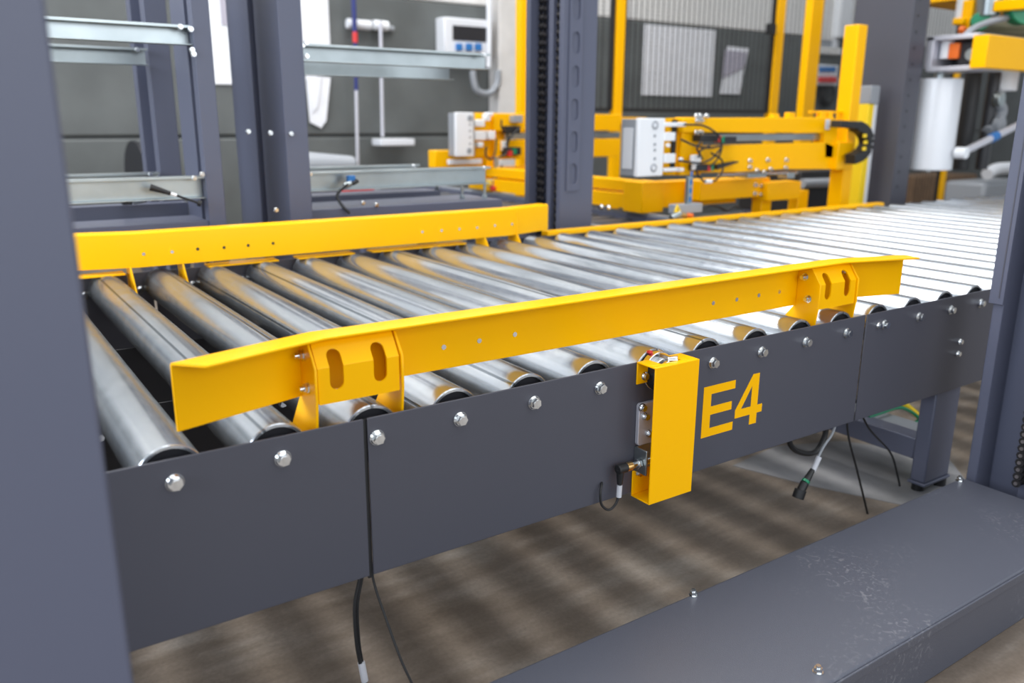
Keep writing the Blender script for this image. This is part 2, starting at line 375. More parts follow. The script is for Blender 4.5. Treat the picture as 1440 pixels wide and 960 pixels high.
# E and 4 fitted to the panel: columns x, rows z
ex0, ex1, ez0, ez1 = 0.962, 1.051, -0.151, -0.047
E = [(ex0,ez0),(ex1,ez0),(ex1,ez0+0.017),(ex0+0.022,ez0+0.017),(ex0+0.022,-0.1065),(ex1-0.007,-0.1065),(ex1-0.007,-0.0895),(ex0+0.022,-0.0895),(ex0+0.022,ez1-0.017),(ex1,ez1-0.017),(ex1,ez1),(ex0,ez1)]
def lay(u, v, t): return (u, -0.0031-0.0004+t, v)
plate(E, [], lay, thick=0.0006).build('letter', 'yellow', pm)
four = [(1.101,-0.151),(1.122,-0.151),(1.122,-0.129),(1.137,-0.129),(1.137,-0.112),(1.122,-0.112),(1.122,-0.044),(1.103,-0.044),(1.056,-0.112),(1.056,-0.129),(1.101,-0.129)]
plate(four, [[(1.073,-0.112),(1.102,-0.112),(1.102,-0.068)]], lay, thick=0.0006).build('numeral', 'yellow', pm)

conv2 = thing('roller_conveyor', (1.75, 0.7, FLOOR), 'short grey conveyor section with a leg, beside the right chain mast', 'conveyor')
p2 = side_panel(conv2, 1.4725, 2.06, range(11, 15))
inst('bolt', SBOLT, (1.518, -0.003, 0.001), p2)
for q in ((1349,480),(1346,497)):
    p = at(*q, y=-0.003); inst('bolt', SBOLT, p, p2)
rollers(conv2, 11, 14)
lx0 = at(1311,600,y=0.004).x; lx1 = at(1345,590,y=0.004).x; ld = at(1289,600,x=lx0).y
lg = MB().box(lx0, lx1, 0.004, ld, FLOOR+0.03, -0.216).build('leg', 'grey', conv2, 0.004)
MB().box(lx0-0.004, lx1+0.004, 0.0, ld+0.004, FLOOR+0.022, FLOOR+0.030).build('foot_plate', 'grey', lg, 0.002)
for q in ((lx0+0.02,0.03),(lx1-0.02,ld-0.03)): MB().cyl((*q,FLOOR), (*q,FLOOR+0.023), 0.016, 16).build('levelling_foot', 'black', lg)
MB().box(lx0, lx1, CY1-0.10, CY1-0.004, FLOOR, -0.216).build('leg', 'grey', conv2, 0.004)
bz0, bz1 = at(1289,648,x=lx0).z, at(1289,618,x=lx0).z
MB().box(lx0+0.004, lx0+0.064, ld, CY1-0.10, bz0, bz1).build('cross_beam', 'grey', conv2, 0.003)
MB().box(lx0+0.064, lx0+0.16, ld, CY1-0.10, bz1-0.02, bz1-0.012).build('cable_tray', 'midgrey', conv2, 0.002)

MB().box(1.4662, 1.4728, 0.001, 0.004, -0.218, 0.030).build('joint_strip', 'black', conv2)
conv3 = thing('roller_conveyor', (4.3, 0.7, FLOOR), 'long run of pale zinc rollers receding behind the right chain mast', 'conveyor')
p3 = side_panel(conv3, 2.066, 7.2, range(15, 51))
rollers(conv3, 15, 50)
for xx in (2.9, 4.6, 6.6):
    for yy in (0.005, CY1-0.085): MB().box(xx, xx+0.08, yy, yy+0.08, FLOOR, -0.216).build('leg', 'grey', conv3, 0.003)
sm = MB()
sm.prism([(CY1-0.004,0.036),(CY1+0.034,0.036),(CY1+0.034,0.052),(CY1-0.004,0.052)], 0, 1.62, 3.72)
sm.box(1.62, 3.72, CY1+0.031, CY1+0.034, -0.03, 0.05)
o = sm.build('side_rail', 'yellow', None, 0.002); tag(o, 'low yellow strip along the far edge of the rollers beyond the tall guide rail', 'rail')
for r in conv.children:
    if r.name.startswith('roller'):
        i = round((r.location.x+0.35)/PITCHX)
        if i in SEAM: r.rotation_euler = (0, SEAM[i], 0)

# ------------------------------------------------------------------ yellow guide rails
ZT, ZB = 0.1525, 0.060
def rail_path(side):                            # plan of the upright web, flared at both ends
    y0 = 0.070
    P = [(0.012, 0.014), (0.212, y0), (1.413, y0), (1.613, 0.014)]
    return [(x, y if side < 0 else CY1-y) for x, y in P]
def guide_rail(side, label):
    t = thing('guide_rail', (0.8125, 0.07 if side < 0 else CY1-0.07, ZB), label, 'guide rail')
    P = rail_path(side); T = 0.004; s = side      # s: direction of the flange (away from the rollers)
    prof = [(0,ZB),(0,ZT-0.006)]+[(s*(0.006-0.006*math.cos(a)), ZT-0.006+0.006*math.sin(a)) for a in (0.5,1.0,1.571)]
    W = 0.050
    prof += [(s*W,ZT),(s*W,ZT-T),(s*0.0065,ZT-T),(s*T,ZT-0.0075),(s*T,ZB)]
    # offsets follow the mitred plan
    n = len(P); off = []
    for i in range(n):
        a = Vector(P[max(i-1,0)]); b = Vector(P[i]); c = Vector(P[min(i+1,n-1)])
        d1 = (b-a).normalized() if i else (c-b).normalized(); d2 = (c-b).normalized() if i < n-1 else d1
        nn = Vector((-d1.y, d1.x))+Vector((-d2.y, d2.x)); nn.normalize(); k = 1/max(0.5, nn.dot(Vector((-d1.y, d1.x))))
        off.append(nn*k)
    m = len(prof); vs = []; fs = []
    for i in range(n):
        for (o_, z) in prof:
            q = Vector(P[i])+off[i]*o_
            if abs(o_) >= W-1e-6 and i in (0, n-1):      # clipped flange corner
                q = q+(Vector(P[1])-Vector(P[0])).normalized()*(0.022 if i == 0 else 0)+(Vector(P[-2])-Vector(P[-1])).normalized()*(0.0 if i else 0)
            vs.append((q.x, q.y, z))
    for i in range(n-1):
        fs += [(i*m+k, i*m+(k+1)%m, (i+1)*m+(k+1)%m, (i+1)*m+k) for k in range(m)]
    fs += [list(range(m))[::-1], list(range((n-1)*m, n*m))]
    MB().add(vs, fs).build('rail_profile', 'yellow', t, 0.0012)
    yw = P[1][1]
    # discs for the web's holes
    yy = yw-0.0042 if side < 0 else yw-0.0003
    for px, py in ([(624,488),(674,479),(724,470),(1003,426),(1036,421),(1067,415),(1096,410)] if side < 0 else
                   [(202,357),(242,354),(278,350),(315,348),(349,345),(384,342),(594,326),(621,324),(646,322),(671,320),(696,317),(720,315)]):
        h = at(px, py, y=yy)
        MB().cyl((h.x, yy, h.z), (h.x, yy-0.0006, h.z), 0.0042, 14).build('hole_disc', 'black' if (side > 0 and 270 < px < 400) else 'steel', t)
    BW = 0.133
    for bx in (0.196, 1.307):
        Y = (lambda y: y) if side < 0 else (lambda y: CY1-y)
        b = bpy.data.objects.new('bracket', None); COL.objects.link(b); b.parent = t; b.empty_display_size = 0.03
        OFF[b] = OFF[t]
        prof2 = [(0.0655,0.140),(0.052,0.1470),(0.033,0.1470),(0.0075,0.1135),(0.0075,0.066),(0.012,0.03),(0.012,-0.03),(0.100,-0.03),(0.124,-0.012),(0.0655,0.066)]
        for x in (bx, bx+BW):
            MB().prism([(Y(y),z) for y,z in prof2], 0, x, x+0.004).build('cheek_plate', 'yellow', b, 0.001)
        # bent cover with two long holes
        L1 = 0.053; L2 = 0.041; W0 = 0.125
        def mp(u, v, th, bx=bx, Y=Y):
            sx = bx+0.006+u
            if v <= L1: y, z, ny, nz = 0.0115, 0.059+v, 1, 0
            else:
                k = (v-L1)/L2; y, z = 0.0115+0.0235*k, 0.059+L1+0.0345*k; ny, nz = 0.826, -0.563
            return (sx, Y(y+ny*th), z+nz*th)
        plate(rrect(0, 0, W0, L1+L2, 0.002), [slot(0.028, 0.049, 0.021, 0.060), slot(0.095, 0.049, 0.021, 0.060)], mp, cuts=(L1-0.0005, L1+0.0005), thick=0.003).build('cover_plate', 'yellow', b)
        if side < 0:
            inst('bolt', XBOLT, (bx, 0.047, 0.125), b); inst('bolt', XBOLT, (bx, 0.034, 0.080), b)
            inst('bolt', XBOLT, (bx+BW, 0.047, 0.125), b)
    if side > 0:
        for x0, x1 in ((0.02,0.185),(0.40,0.60),(0.66,0.84),(0.90,1.24)):
            MB().box(x0, x1, CY1-0.062, CY1-0.012, 0.042, 0.047).build('support_strip', 'yellow', t, 0.001)
    return t
guide_rail(-1, 'near yellow guide rail with flared ends and two slotted brackets over the rollers')
guide_rail(+1, 'far yellow guide rail with a row of small holes, across the rollers')

# ------------------------------------------------------------------ yellow sensor guard and its parts
sg = thing('sensor_guard', (0.838, 0, -0.225), 'yellow bent sheet guard box bolted over the panel left of the E4', 'guard')
gx0, gx1, gz0, gz1, gy = 0.784, 0.892, -0.225, 0.033, -0.052
th = 0.003
gm = MB()
gm.box(gx0, gx1, gy, gy+th, gz0, gz1)                                   # front
gm.box(gx0, gx1, gy+th, -0.0035, gz0, gz0+th)                           # bottom
gm.box(gx0, gx1-0.03, gy+th, gy+0.016, gz1-th, gz1); gm.box(gx0, gx0+0.028, gy+0.016, -0.0035, gz1-th, gz1); gm.box(gx1-0.03, gx1, gy+th, -0.0035, gz1-th, gz1)   # top with a notch
gm.box(gx0, gx0+0.026, -0.0065, -0.0035, gz1-0.042, gz1-th)             # upper tab
gm.box(gx0, gx0+0.075, -0.0065, -0.0035, gz0+th, gz0+0.05)              # lower tab
gm.build('guard_sheet', 'yellow', sg, 0.0012)
inst('bolt', SBOLT, (gx0+0.017, -0.0065, gz1-0.028), sg)
for dx in (0.010, 0.018): inst('bolt', SBOLT, (gx0+dx+0.004, -0.0065, gz0+0.045), sg)
MB().prism(rrect(gx0+0.004, -0.125, gx0+0.09, -0.045, 0.006), 1, -0.012, -0.0035).build('backing_plate', 'alu', sg, 0.001)
for q in ((gx0+0.010,-0.052),(gx0+0.018,-0.070),(gx0+0.03,-0.105)): inst('bolt', SBOLT, (q[0], -0.012, q[1]), sg)
MB().box(gx0+0.004, gx0+0.008, -0.036, -0.0035, -0.175, -0.128).box(gx0+0.008, gx0+0.05, -0.0065, -0.0035, -0.175, -0.128).build('sensor_bracket', 'galv', sg, 0.001)
# roller shaft end showing in the notch, with its clamp ring
sh = MB().cyl((0.84,0.012,0.0), (0.84,-0.022,0.0), 0.030, 28).build('bearing_housing', 'cap', conv, 0.002)
cr = MB().cyl((0.84,0.010,0.006), (0.84,-0.004,0.006), 0.036, 30).cyl((0.84,-0.004,0.008), (0.84,-0.014,0.008), 0.024, 26).cyl((0.84,-0.014,0.010), (0.84,-0.028,0.010), 0.020, 24).build('shaft_collar', 'steel', conv, 0.0012)
MB().cyl((0.846,-0.020,0.030), (0.856,-0.034,0.033), 0.0075, 12).build('shaft_key', 'steel', cr, 0.001)
MB().box(0.822, 0.830, 0.004, 0.0125, 0.0395, 0.0445).build('seal_mark', 'red', cr, 0.001)
# proximity sensor with elbow plug and short lead
sz = -0.155
ps = thing('proximity_sensor', (gx0-0.02, -0.02, sz), 'steel proximity sensor with black elbow plug, screwed into the yellow guard box', 'sensor')
MB().cyl((gx0+0.045,-0.020,sz), (gx0-0.022,-0.020,sz), 0.0058, 18).build('sensor_barrel', 'steel', ps)
MB().prism([(-0.020+y, sz+z) for y,z in hexpoly(0.0098)], 0, gx0-0.004, gx0+0.003).prism([(-0.020+y, sz+z) for y,z in hexpoly(0.0098)], 0, gx0+0.009, gx0+0.014).build('lock_nut', 'steel', ps, 0.0006)
MB().cyl((gx0-0.016,-0.020,sz), (gx0-0.030,-0.020,sz), 0.0078, 18).build('coupling_ring', 'brass', ps, 0.0008)
MB().cyl((gx0-0.029,-0.020,sz), (gx0-0.050,-0.020,sz), 0.0088, 18).cyl((gx0-0.043,-0.020,sz), (gx0-0.043,-0.020,sz-0.030), 0.0078, 16, 0.005).build('elbow_plug', 'black', ps, 0.0012)
ex = gx0-0.043
lead = [(ex,-0.020,sz-0.028),(ex-0.001,-0.020,sz-0.05),(ex-0.008,-0.019,sz-0.068),(ex-0.022,-0.017,sz-0.075),(ex-0.036,-0.014,sz-0.062),(ex-0.038,-0.012,sz-0.040),(ex-0.032,-0.008,sz-0.028),(ex-0.027,-0.001,sz-0.026)]
MB().tube(curve(lead, 42), 0.0024, 8).build('cable', 'black', ps, smooth=True)
MB().cyl((ex,-0.020,sz-0.031), (ex-0.001,-0.020,sz-0.054), 0.0050, 10).build('cable_tag', 'label', ps)

# ------------------------------------------------------------------ loose cables
def cable(name, label, pts, r, cat='cable', group=None):
    o = MB().tube(curve(pts, 30), r, 8).build(name, 'black', None, smooth=True); return tag(o, label, cat, group)
c1 = thing('tagged_cable', (0.27, 0.03, FLOOR), 'black cable with a silver tag sleeve hanging from the panel joint', 'cable')
A = [at(507,805,y=0.03), at(499,850,y=0.028), at(501,900,y=0.025), at(507,935,y=0.022)]
MB().tube(curve([A[0]+Vector((0,0,0.05))]+A, 24), 0.0031, 8).build('cable', 'black', c1, smooth=True)
Bq = [at(510,805,y=0.032), at(503,850,y=0.030), at(505,900,y=0.027), at(510,934,y=0.024)]
MB().tube(curve([Bq[0]+Vector((0,0,0.05))]+Bq, 24), 0.0022, 8).build('cable', 'black', c1, smooth=True)
t0, t1 = at(508,931,y=0.023), at(513,957,y=0.021)
MB().cyl(t0, t1, 0.0058, 10).build('tag_sleeve', 'label', c1)
t2 = t1+(t1-t0).normalized()*0.06; t2.z = max(t2.z, FLOOR+0.01)
MB().cyl(t1, t2, 0.0034, 10).build('cable', 'black', c1)
B2 = [at(522,806,y=0.035)+Vector((0,0,0.05)), at(525,815,y=0.03), at(543,870,y=0.0), at(563,925,y=-0.03), at(580,962,y=-0.05)]
cable('thin_cable', 'thin black cable trailing down beside the tagged cable to the floor', B2, 0.0021)
# cables at the second joint
cc = [at(1186,600,y=0.03)+Vector((0,0,0.06)), at(1193,612,y=0.03), at(1205,660,y=0.03), at(1220,722,y=0.02), at(1223,738,y=0.02)]
cable('hanging_cable', 'black cable hanging straight down from the second panel joint', cc, 0.0026)
cc = [at(1200,590,y=0.05)+Vector((0,0,0.05)), at(1222,602,y=0.05), at(1252,636,y=0.06), at(1262,668,y=0.07), at(1269,702,y=0.06), at(1272,716,y=0.06)]
cable('curved_cable', 'thin dark cable curving from the panel joint across the steel leg frame', cc, 0.0026)
cc = [at(1106,612,y=0.05)+Vector((0,0,0.03)), at(1112,626,y=0.05), at(1130,637,y=0.05), at(1148,634,y=0.05), at(1160,612,y=0.05), at(1163,590,y=0.05)]
cable('cable_loop', 'thick black cable loop sagging below the panel right of E4', cc, 0.0062)
pc = thing('plug_cable', at(1124,700,y=0.02), 'black connector plug dangling on a grey lead below the panel', 'cable')
cc = [at(1178,595,y=0.03)+Vector((0,0,0.04)), at(1172,606,y=0.03), at(1158,628,y=0.025), at(1150,644,y=0.02)]
MB().tube(curve(cc, 24), 0.0028, 8).build('cable', 'midgrey', pc, smooth=True)
MB().cyl(at(1152,642,y=0.02), at(1143,662,y=0.02), 0.0062, 10).build('cable_tag', 'label', pc)
MB().cyl(at(1143,660,y=0.02), at(1133,677,y=0.02), 0.0058, 12, 0.0085).build('strain_relief', 'black', pc)
MB().cyl(at(1134,675,y=0.02), at(1132,678,y=0.02), 0.0092, 12).build('green_ring', 'green', pc)
MB().cyl(at(1132,678,y=0.02), at(1126,690,y=0.02), 0.0098, 12).cyl(at(1126,688,y=0.02), at(1122,700,y=0.02), 0.0135, 12).build('plug_body', 'black', pc, 0.001)
HY = 0.24
cc = [at(1250,556,y=HY), at(1275,571,y=HY), at(1300,592,y=HY), at(1335,622,y=HY), at(1362,634,y=HY)]
o = MB().tube(curve(cc, 20), 0.010, 8).build('yellow_hose', 'yellow2', None, smooth=True); tag(o, 'yellow hose running behind the conveyor leg', 'hose')
cc = [at(1222,587,y=0.21), at(1240,580,y=0.21), at(1268,573,y=0.21), at(1292,588,y=0.21), at(1278,599,y=0.21)]
o = MB().tube(curve(cc, 20), 0.005, 8).build('green_cable', 'green', None, smooth=True); tag(o, 'green cable beside the yellow hose under the conveyor', 'cable')

# ------------------------------------------------------------------ sill beam in front
sx1 = 1.742
sl = thing('sill_beam', (0.6, -0.274, FLOOR), 'low grey sill beam with scuffed top across the lower right floor', 'sill')
MB().prism([(-0.128,FLOOR),(-0.128,-0.383),(-0.131,-0.380),(-0.419,-0.380),(-0.422,-0.383),(-0.422,FLOOR)], 0, 0.06, sx1).build('cover', 'sill', sl, 0.002)
MB().box(0.06, sx1, -0.4255, -0.422, -0.40, -0.383).build('edge_fold', 'sill', sl, 0.001)
for q in ((975,837),(1150,945),(1349,676)):
    p = at(*q, z=-0.38); inst('nut', NUT, p, sl)

# ------------------------------------------------------------------ lift masts
def chain_parts(parent, x, y, z0, z1, pitch, wd, mode):
    ch = bpy.data.objects.new('chain', None); COL.objects.link(ch); ch.parent = parent; OFF[ch] = OFF[parent]
    ch.location = (0,0,0)
    mb = MB(); h = pitch; hw = wd*0.42; ax = 0 if mode == 'x' else 1
    for t_ in (-1, 1):
        mb.prism([(wd*0.36*math.cos(i*PI/4), h*0.56*math.sin(i*PI/4)) for i in range(8)], ax, t_*hw-0.0015, t_*hw+0.0015)
    nf = len(mb.f)
    pv = lambda q: (q,0,0) if ax == 0 else (0,q,0)
    mb.cyl(pv(-hw-0.004), pv(hw+0.004), h*0.24, 10); mb.cyl(pv(-hw*0.8), pv(hw*0.8), h*0.34, 10)
    me = mb.mesh('chain_link', 'chain', smooth=False); me.materials.append(M['pin'])
    for i, p_ in enumerate(me.polygons):
        if nf <= i < nf+12: p_.material_index = 1
    k = 0; z = z0
    while z < z1:
        inst('chain_link', me, (x, y, z), ch, (0, 0, 0)); z += pitch; k += 1
    return ch
ZTOP = 2.1
def mast(label, x0, dx, y0, dy, chains):
    """x0,y0: the corner nearest the lift opening's chain face; dx, dy signed size"""
    t = thing('lift_mast', (x0+dx/2, y0+dy/2, FLOOR), label, 'mast')
    u = lambda a, b: (x0+dx*a, y0+dy*b)
    poly = [u(0,0), u(1,0), u(1,1), u(0,1), u(0,0.88), u(0.42,0.88), u(0.42,0.58), u(0.2,0.56), u(0.2,0.44), u(0.42,0.42), u(0.42,0.10), u(0,0.10)]
    MB().prism(poly, 2, FLOOR+0.012, ZTOP).build('profile', 'grey', t, 0.002)
    MB().box(min(x0,x0+dx)-0.0, max(x0,x0+dx)+0.04, min(y0,y0+dy)-0.0, max(y0,y0+dy)+0.0, FLOOR, FLOOR+0.012).build('base_plate', 'grey', t, 0.002)
    for yy, z0, z1, p, wd in chains: chain_parts(t, x0+(0.035 if dy > 0 else 0.012), yy, z0, z1, p, wd, 'y' if dy > 0 else 'x')
    return t
# centre, across the conveyor
mc = mast('tall grey lift mast with two black chains and slotted strip, beyond the far guide rail', 1.772, 0.162, 1.516, 0.235,
          [(1.690, -0.2, 1.3, 0.031, 0.030), (1.575, -0.2, 1.3, 0.031, 0.030)])
zs = [at(808,py,y=1.512).z for py in (8,52,88,125,162,203,244)]
xs0, xs1 = at(798,200,y=1.51).x, at(816,200,y=1.51).x
def lm(u, v, t): return (u, 1.5135-0.0035+t, v)
cxs = (xs0+xs1)/2
sts = [slot(cxs, zz, 0.034, 0.078) for zz in [zs[-1]+0.1185*i for i in range(0, 10)]]
plate(rrect(xs0, zs[-1]-0.065, xs1, zs[-1]+0.1185*9+0.06, 0.004), sts, lm, thick=0.003).build('slotted_strip', 'grey', mc)
# right, near the camera side; chain face looks into the opening
mr = mast('grey lift mast at the right edge standing on the end of the sill beam', 1.768, 0.165, -0.126, -0.235, [(-0.238, -0.36, 0.9, 0.0172, 0.028)])
MB().box(1.7615, 1.7675, -0.150, -0.118, 0.045, ZTOP).build('cover_strip', 'grey', mr, 0.001)
MB().box(1.7605, 1.7615, -0.141, -0.1385, 0.06, 1.2).build('strip_groove', 'grey2', mr)
# left foreground
ml = thing('lift_mast', (-0.2, -0.245, FLOOR), 'wide blurred grey lift mast filling the left edge in the foreground', 'mast')
MB().box(-0.285, -0.117, -0.362, -0.128, FLOOR+0.012, ZTOP).build('profile', 'grey', ml, 0.003)
MB().box(-0.30, -0.10, -0.375, -0.12, FLOOR, FLOOR+0.012).build('base_plate', 'grey', ml, 0.002)


# ================================================================== background
def X(px, py, y): return at(px, py, y=y).x
def Z(px, py, y): return at(px, py, y=y).z
def part(name, m, t, *args, bevel=0.0015): return MB().box(*args).build(name, m, t, bevel)
def rpart(name, m, t, px0, py0, px1, py1, y, dep, bevel=0.0015):
    mb = MB(); rbox(mb, px0, py0, px1, py1, y, dep); return mb.build(name, m, t, bevel)
def single(mb, name, m, label, cat, bevel=0.002, group=None, smooth=False):
    return tag(mb.build(name, m, None, bevel, smooth), label, cat, group)

# ------------------------------------------------------------------ grey frames with galvanised beams
def c_beam(t, x0, x1, y, z0, z1, dep=0.04):
    k = 0.003
    poly = [(y,z0),(y+dep,z0),(y+dep,z1),(y,z1),(y,z1-0.008),(y+k,z1-0.008),(y+k,z1-k),(y+dep-k,z1-k),(y+dep-k,z0+k),(y,z0+k)]
    o = MB().prism(poly, 0, x0, x1).build('beam', 'galv', t, 0.0008)
    n = max(2, int((x1-x0)/0.25))
    for i in range(n):
        xx = x0+0.03+(x1-x0-0.06)*i/(n-1)
        inst('bolt', SBOLT, (xx, y, z1-0.006), o)
    return o
def frame_post(t, x0, x1, y0, ya, yb, y1):
    poly = [(x0,y0),(x1,y0),(x1,y1),(x0,y1),(x0,yb),(x0+0.045,yb),(x0+0.045,ya),(x0,ya)]
    return MB().prism(poly, 2, FLOOR, ZTOP).build('post', 'grey', t, 0.002)
f1 = thing('rack_frame', (0.3, 1.8, FLOOR), 'left grey rack frame with galvanised beams and a black clamp lever', 'frame')
xf = X(285, 200, 1.516); xr = X(318, 300, 1.516)
ys = [at(q, 200, x=xf).y for q in (272, 262, 243, 230)]
frame_post(f1, xf, xr, 1.516, 1.56, 1.60, 1.76)
MB().prism([(xf-0.02,2.02),(xr,2.02),(xr,2.3),(xf-0.02,2.3),(xf-0.02,2.24),(xf+0.02,2.24),(xf+0.02,2.08),(xf-0.02,2.08)], 2, FLOOR, ZTOP).build('post', 'grey', f1, 0.002)
for y, ex_, zs_ in ((1.53, xf+0.0, ((0.215,0.281),(0.645,0.698))), (1.98, xf-0.03, ((0.22,0.268),(0.61,0.663)))):
    for z0, z1 in zs_: c_beam(f1, -0.35, ex_, y, z0, z1)
part('base_beam', 'grey', f1, -0.35, xf, 1.525, 1.70, 0.095, 0.150); part('base_beam', 'grey', f1, -0.35, xf, 1.76, 1.82, 0.13, 0.185)
for xx in (-0.34,): part('leg', 'grey', f1, xx, xx+0.06, 1.56, 1.62, FLOOR, 0.10)
a = at(211,263,y=1.51); b = at(240,272,y=1.50); c = at(281,286,y=1.49)
lv = MB().cyl(a, b, 0.010, 12, 0.006).build('clamp_lever', 'black', f1, 0.001)
MB().cyl(b, b+(c-b)*0.2, 0.005, 10).build('lever_neck', 'white', lv); MB().cyl(b+(c-b)*0.2, c, 0.0035, 8).cyl(c-(c-b)*0.08, c+(c-b)*0.04, 0.009, 10).build('lever_rod', 'black', lv)
rpart('valve_block', 'black', f1, 172, 275, 186, 288, 1.72, 0.03); p = at(196,282,y=1.72)
MB().cyl(at(187,282,y=1.72), at(203,280,y=1.72), 0.012, 14).build('air_fitting', 'galv', f1, 0.002)
for q in ((268,41),(270,70),(272,76),(284,245)): inst('bolt', SBOLT, at(*q, y=1.514), f1)

f2 = thing('rack_frame', (1.1, 1.8, FLOOR), 'right grey rack frame with cantilevered galvanised beams in front of the tools', 'frame')
x0 = X(402, 200, 1.516); x1 = X(434, 200, 1.516)
frame_post(f2, x0, x1, 1.516, 1.74, 1.80, 2.03)
c_beam(f2, x1, 1.512, 1.60, 0.619, 0.673); c_beam(f2, x1, 1.512, 1.60, 0.214, 0.277)
c_beam(f2, x1, 1.582, 1.98, 0.598, 0.663); c_beam(f2, x1, 1.42, 1.98, 0.222, 0.270)
part('base_beam', 'grey', f2, x1, 1.53, 1.55, 1.80, 0.10, 0.160); part('base_beam', 'grey', f2, x1, 1.5, 1.96, 2.1, 0.10, 0.165)
for yy in (1.6, 2.0): part('leg', 'grey', f2, 1.44, 1.50, yy, yy+0.06, FLOOR, 0.10)
for q, y, zt_ in ((690,1.625,0.215),(650,1.66,0.215),(664,1.99,0.225),(628,1.99,0.225)):
    xx = X(q, 270, y); xx = min(xx, 1.50)
    mb = MB().cyl((xx,y,0.16), (xx,y,zt_ if q in (690,664) else 0.205), 0.0055, 10).prism([(xx+0.011*math.cos(k*PI/3), y+0.011*math.sin(k*PI/3)) for k in range(6)], 2, 0.16, 0.172)
    mb.build('threaded_rod', 'galv', f2, 0.0005)
for q in ((430,60),(431,79),(510,285),(529,288)): inst('bolt', SBOLT, at(*q, y=1.514 if q[0] < 440 else 1.548), f2)
for q in ((349,185),(380,187),(409,188),(388,295)): inst('bolt', SBOLT, at(*q, y=1.514), f2)
hs = MB().tube(curve([at(500,252,y=1.59),at(485,262,y=1.57),at(474,275,y=1.56),at(482,290,y=1.54),at(492,300,y=1.53)], 20), 0.005, 8)
single(hs, 'air_hose', 'black', 'black air hose drooping from the galvanised beam over the base beam', 'hose', 0, smooth=True)
vb = thing('air_valve', at(492,262,y=1.57), 'small blue and silver air valve hanging under the lower galvanised beam', 'valve')
MB().cyl(at(484,262,y=1.58), at(494,257,y=1.58), 0.010, 14).build('fitting', 'galv', vb, 0.001); rpart('valve_body', 'blue', vb, 490, 247, 500, 257, 1.575, 0.02); MB().cyl(at(496,258,y=1.57), at(503,254,y=1.57), 0.007, 10).build('plug', 'black', vb)

# ------------------------------------------------------------------ things on the back wall
W1 = WY-0.03
def wallrect(px0, py0, px1, py1, dep=0.012, y=None):
    mb = MB(); y = WY-dep-0.002 if y is None else y; rbox(mb, px0, py0, px1, py1, y, dep); return mb
wb = thing('whiteboard', at(322,120,y=WY), 'white board with a grey lilac sheet, seen between the two grey rack frames', 'board')
wallrect(290,-60,352,119).build('board', 'white', wb, 0.004); wallrect(308,-60,352,36,0.006,WY-0.02).build('sheet', 'lilac', wb); wallrect(333,115,345,121,0.02,WY-0.034).build('red_magnet', 'red', wb)
single(wallrect(418,-40,462,62), 'paper_sheet', 'offwhite', 'white sheet on the wall above the right rack frame beams', 'paper', 0.002)
pts = [(at(px,py,y=WY-0.03)) for px,py in ((430,106),(465,109),(459,170),(452,180),(436,172))]
def hang(pts, y, n=0):
    mb = MB(); mb.prism([(p.x,p.z) for p in pts], 1, y, y+0.008); return mb
tw = thing('hanging_papers', (pts[3].x, WY-0.03, pts[3].z), 'crumpled white papers hanging on the wall beside the right rack frame post', 'paper')
hang(pts, WY-0.03).build('sheet', 'offwhite', tw, 0.002); hang([at(px,py,y=WY-0.04) for px,py in ((432,110),(452,108),(447,150),(440,158))], WY-0.042).build('sheet', 'offwhite', tw, 0.002)
# tool holder, scraper pole and squeegee
y = WY-0.06
th_ = thing('tool_holder', at(540,37,y=y), 'grey clip rail on the wall holding the two long handles', 'holder')
MB().cyl(at(488,33,y=y), at(521,36,y=y), 0.035, 14).build('clip', 'plastic', th_, 0.003); MB().cyl(at(525,35,y=y), at(545,37,y=y), 0.036, 14).build('clip', 'white', th_, 0.003); MB().cyl(at(521,36,y=y+0.03), at(553,41,y=y+0.03), 0.022, 12).build('rail', 'midgrey', th_, 0.003)
y = WY-0.105
bl = thing('long_handle', at(503,232,y=y), 'long pole with a navy blue grip and red tip at the clip rail', 'tool')
MB().cyl(at(496,-30,y=y), at(499,45,y=y), 0.017, 12).build('grip', 'navy', bl); MB().cyl(at(499,45,y=y), at(499.5,60,y=y), 0.019, 12).build('tip', 'red', bl, 0.002)
MB().cyl(at(499.5,60,y=y), at(501,127,y=y), 0.014, 12).build('grip', 'navy', bl); e_ = at(503,232,y=y); MB().cyl(at(501,127,y=y), e_, 0.012, 12).cyl(e_, e_+Vector((0.01,0,-0.5)), 0.012, 12).build('shaft', 'alu', bl)
sq = thing('squeegee', at(552,200,y=y), 'upside down squeegee with a pale flat blade on a grey pole', 'tool')
MB().cyl(at(535,30,y=y), at(538,192,y=y), 0.013, 12).build('pole', 'alu', sq)
p0, p1 = at(527,192,y=y), at(575,202,y=y)
MB().box(p0.x, p1.x, y-0.10, y+0.06, p1.z-0.01, p1.z+0.04).build('blade', 'plastic', sq, 0.006)
sr = at(180,200,y=WY-0.04); 
cx_, cz_ = X(191,245,WY-0.05), Z(191,245,WY-0.05)
dd = thing('dark_disc', (cx_, 4.6, FLOOR), 'dark round disc on a stand, edge turned, behind the left rack frame', 'disc')
cx_, cz_ = X(193,245,4.6), Z(193,245,4.6); da = Vector((math.cos(0.12), math.sin(0.12), 0))*0.012
MB().cyl(Vector((cx_,4.6,cz_))-da, Vector((cx_,4.6,cz_))+da, 0.205, 40).build('disc', 'cap', dd, 0.003); MB().box(cx_-0.03, cx_+0.03, 4.57, 4.63, FLOOR, cz_-0.1).build('stand', 'grey2', dd, 0.002)
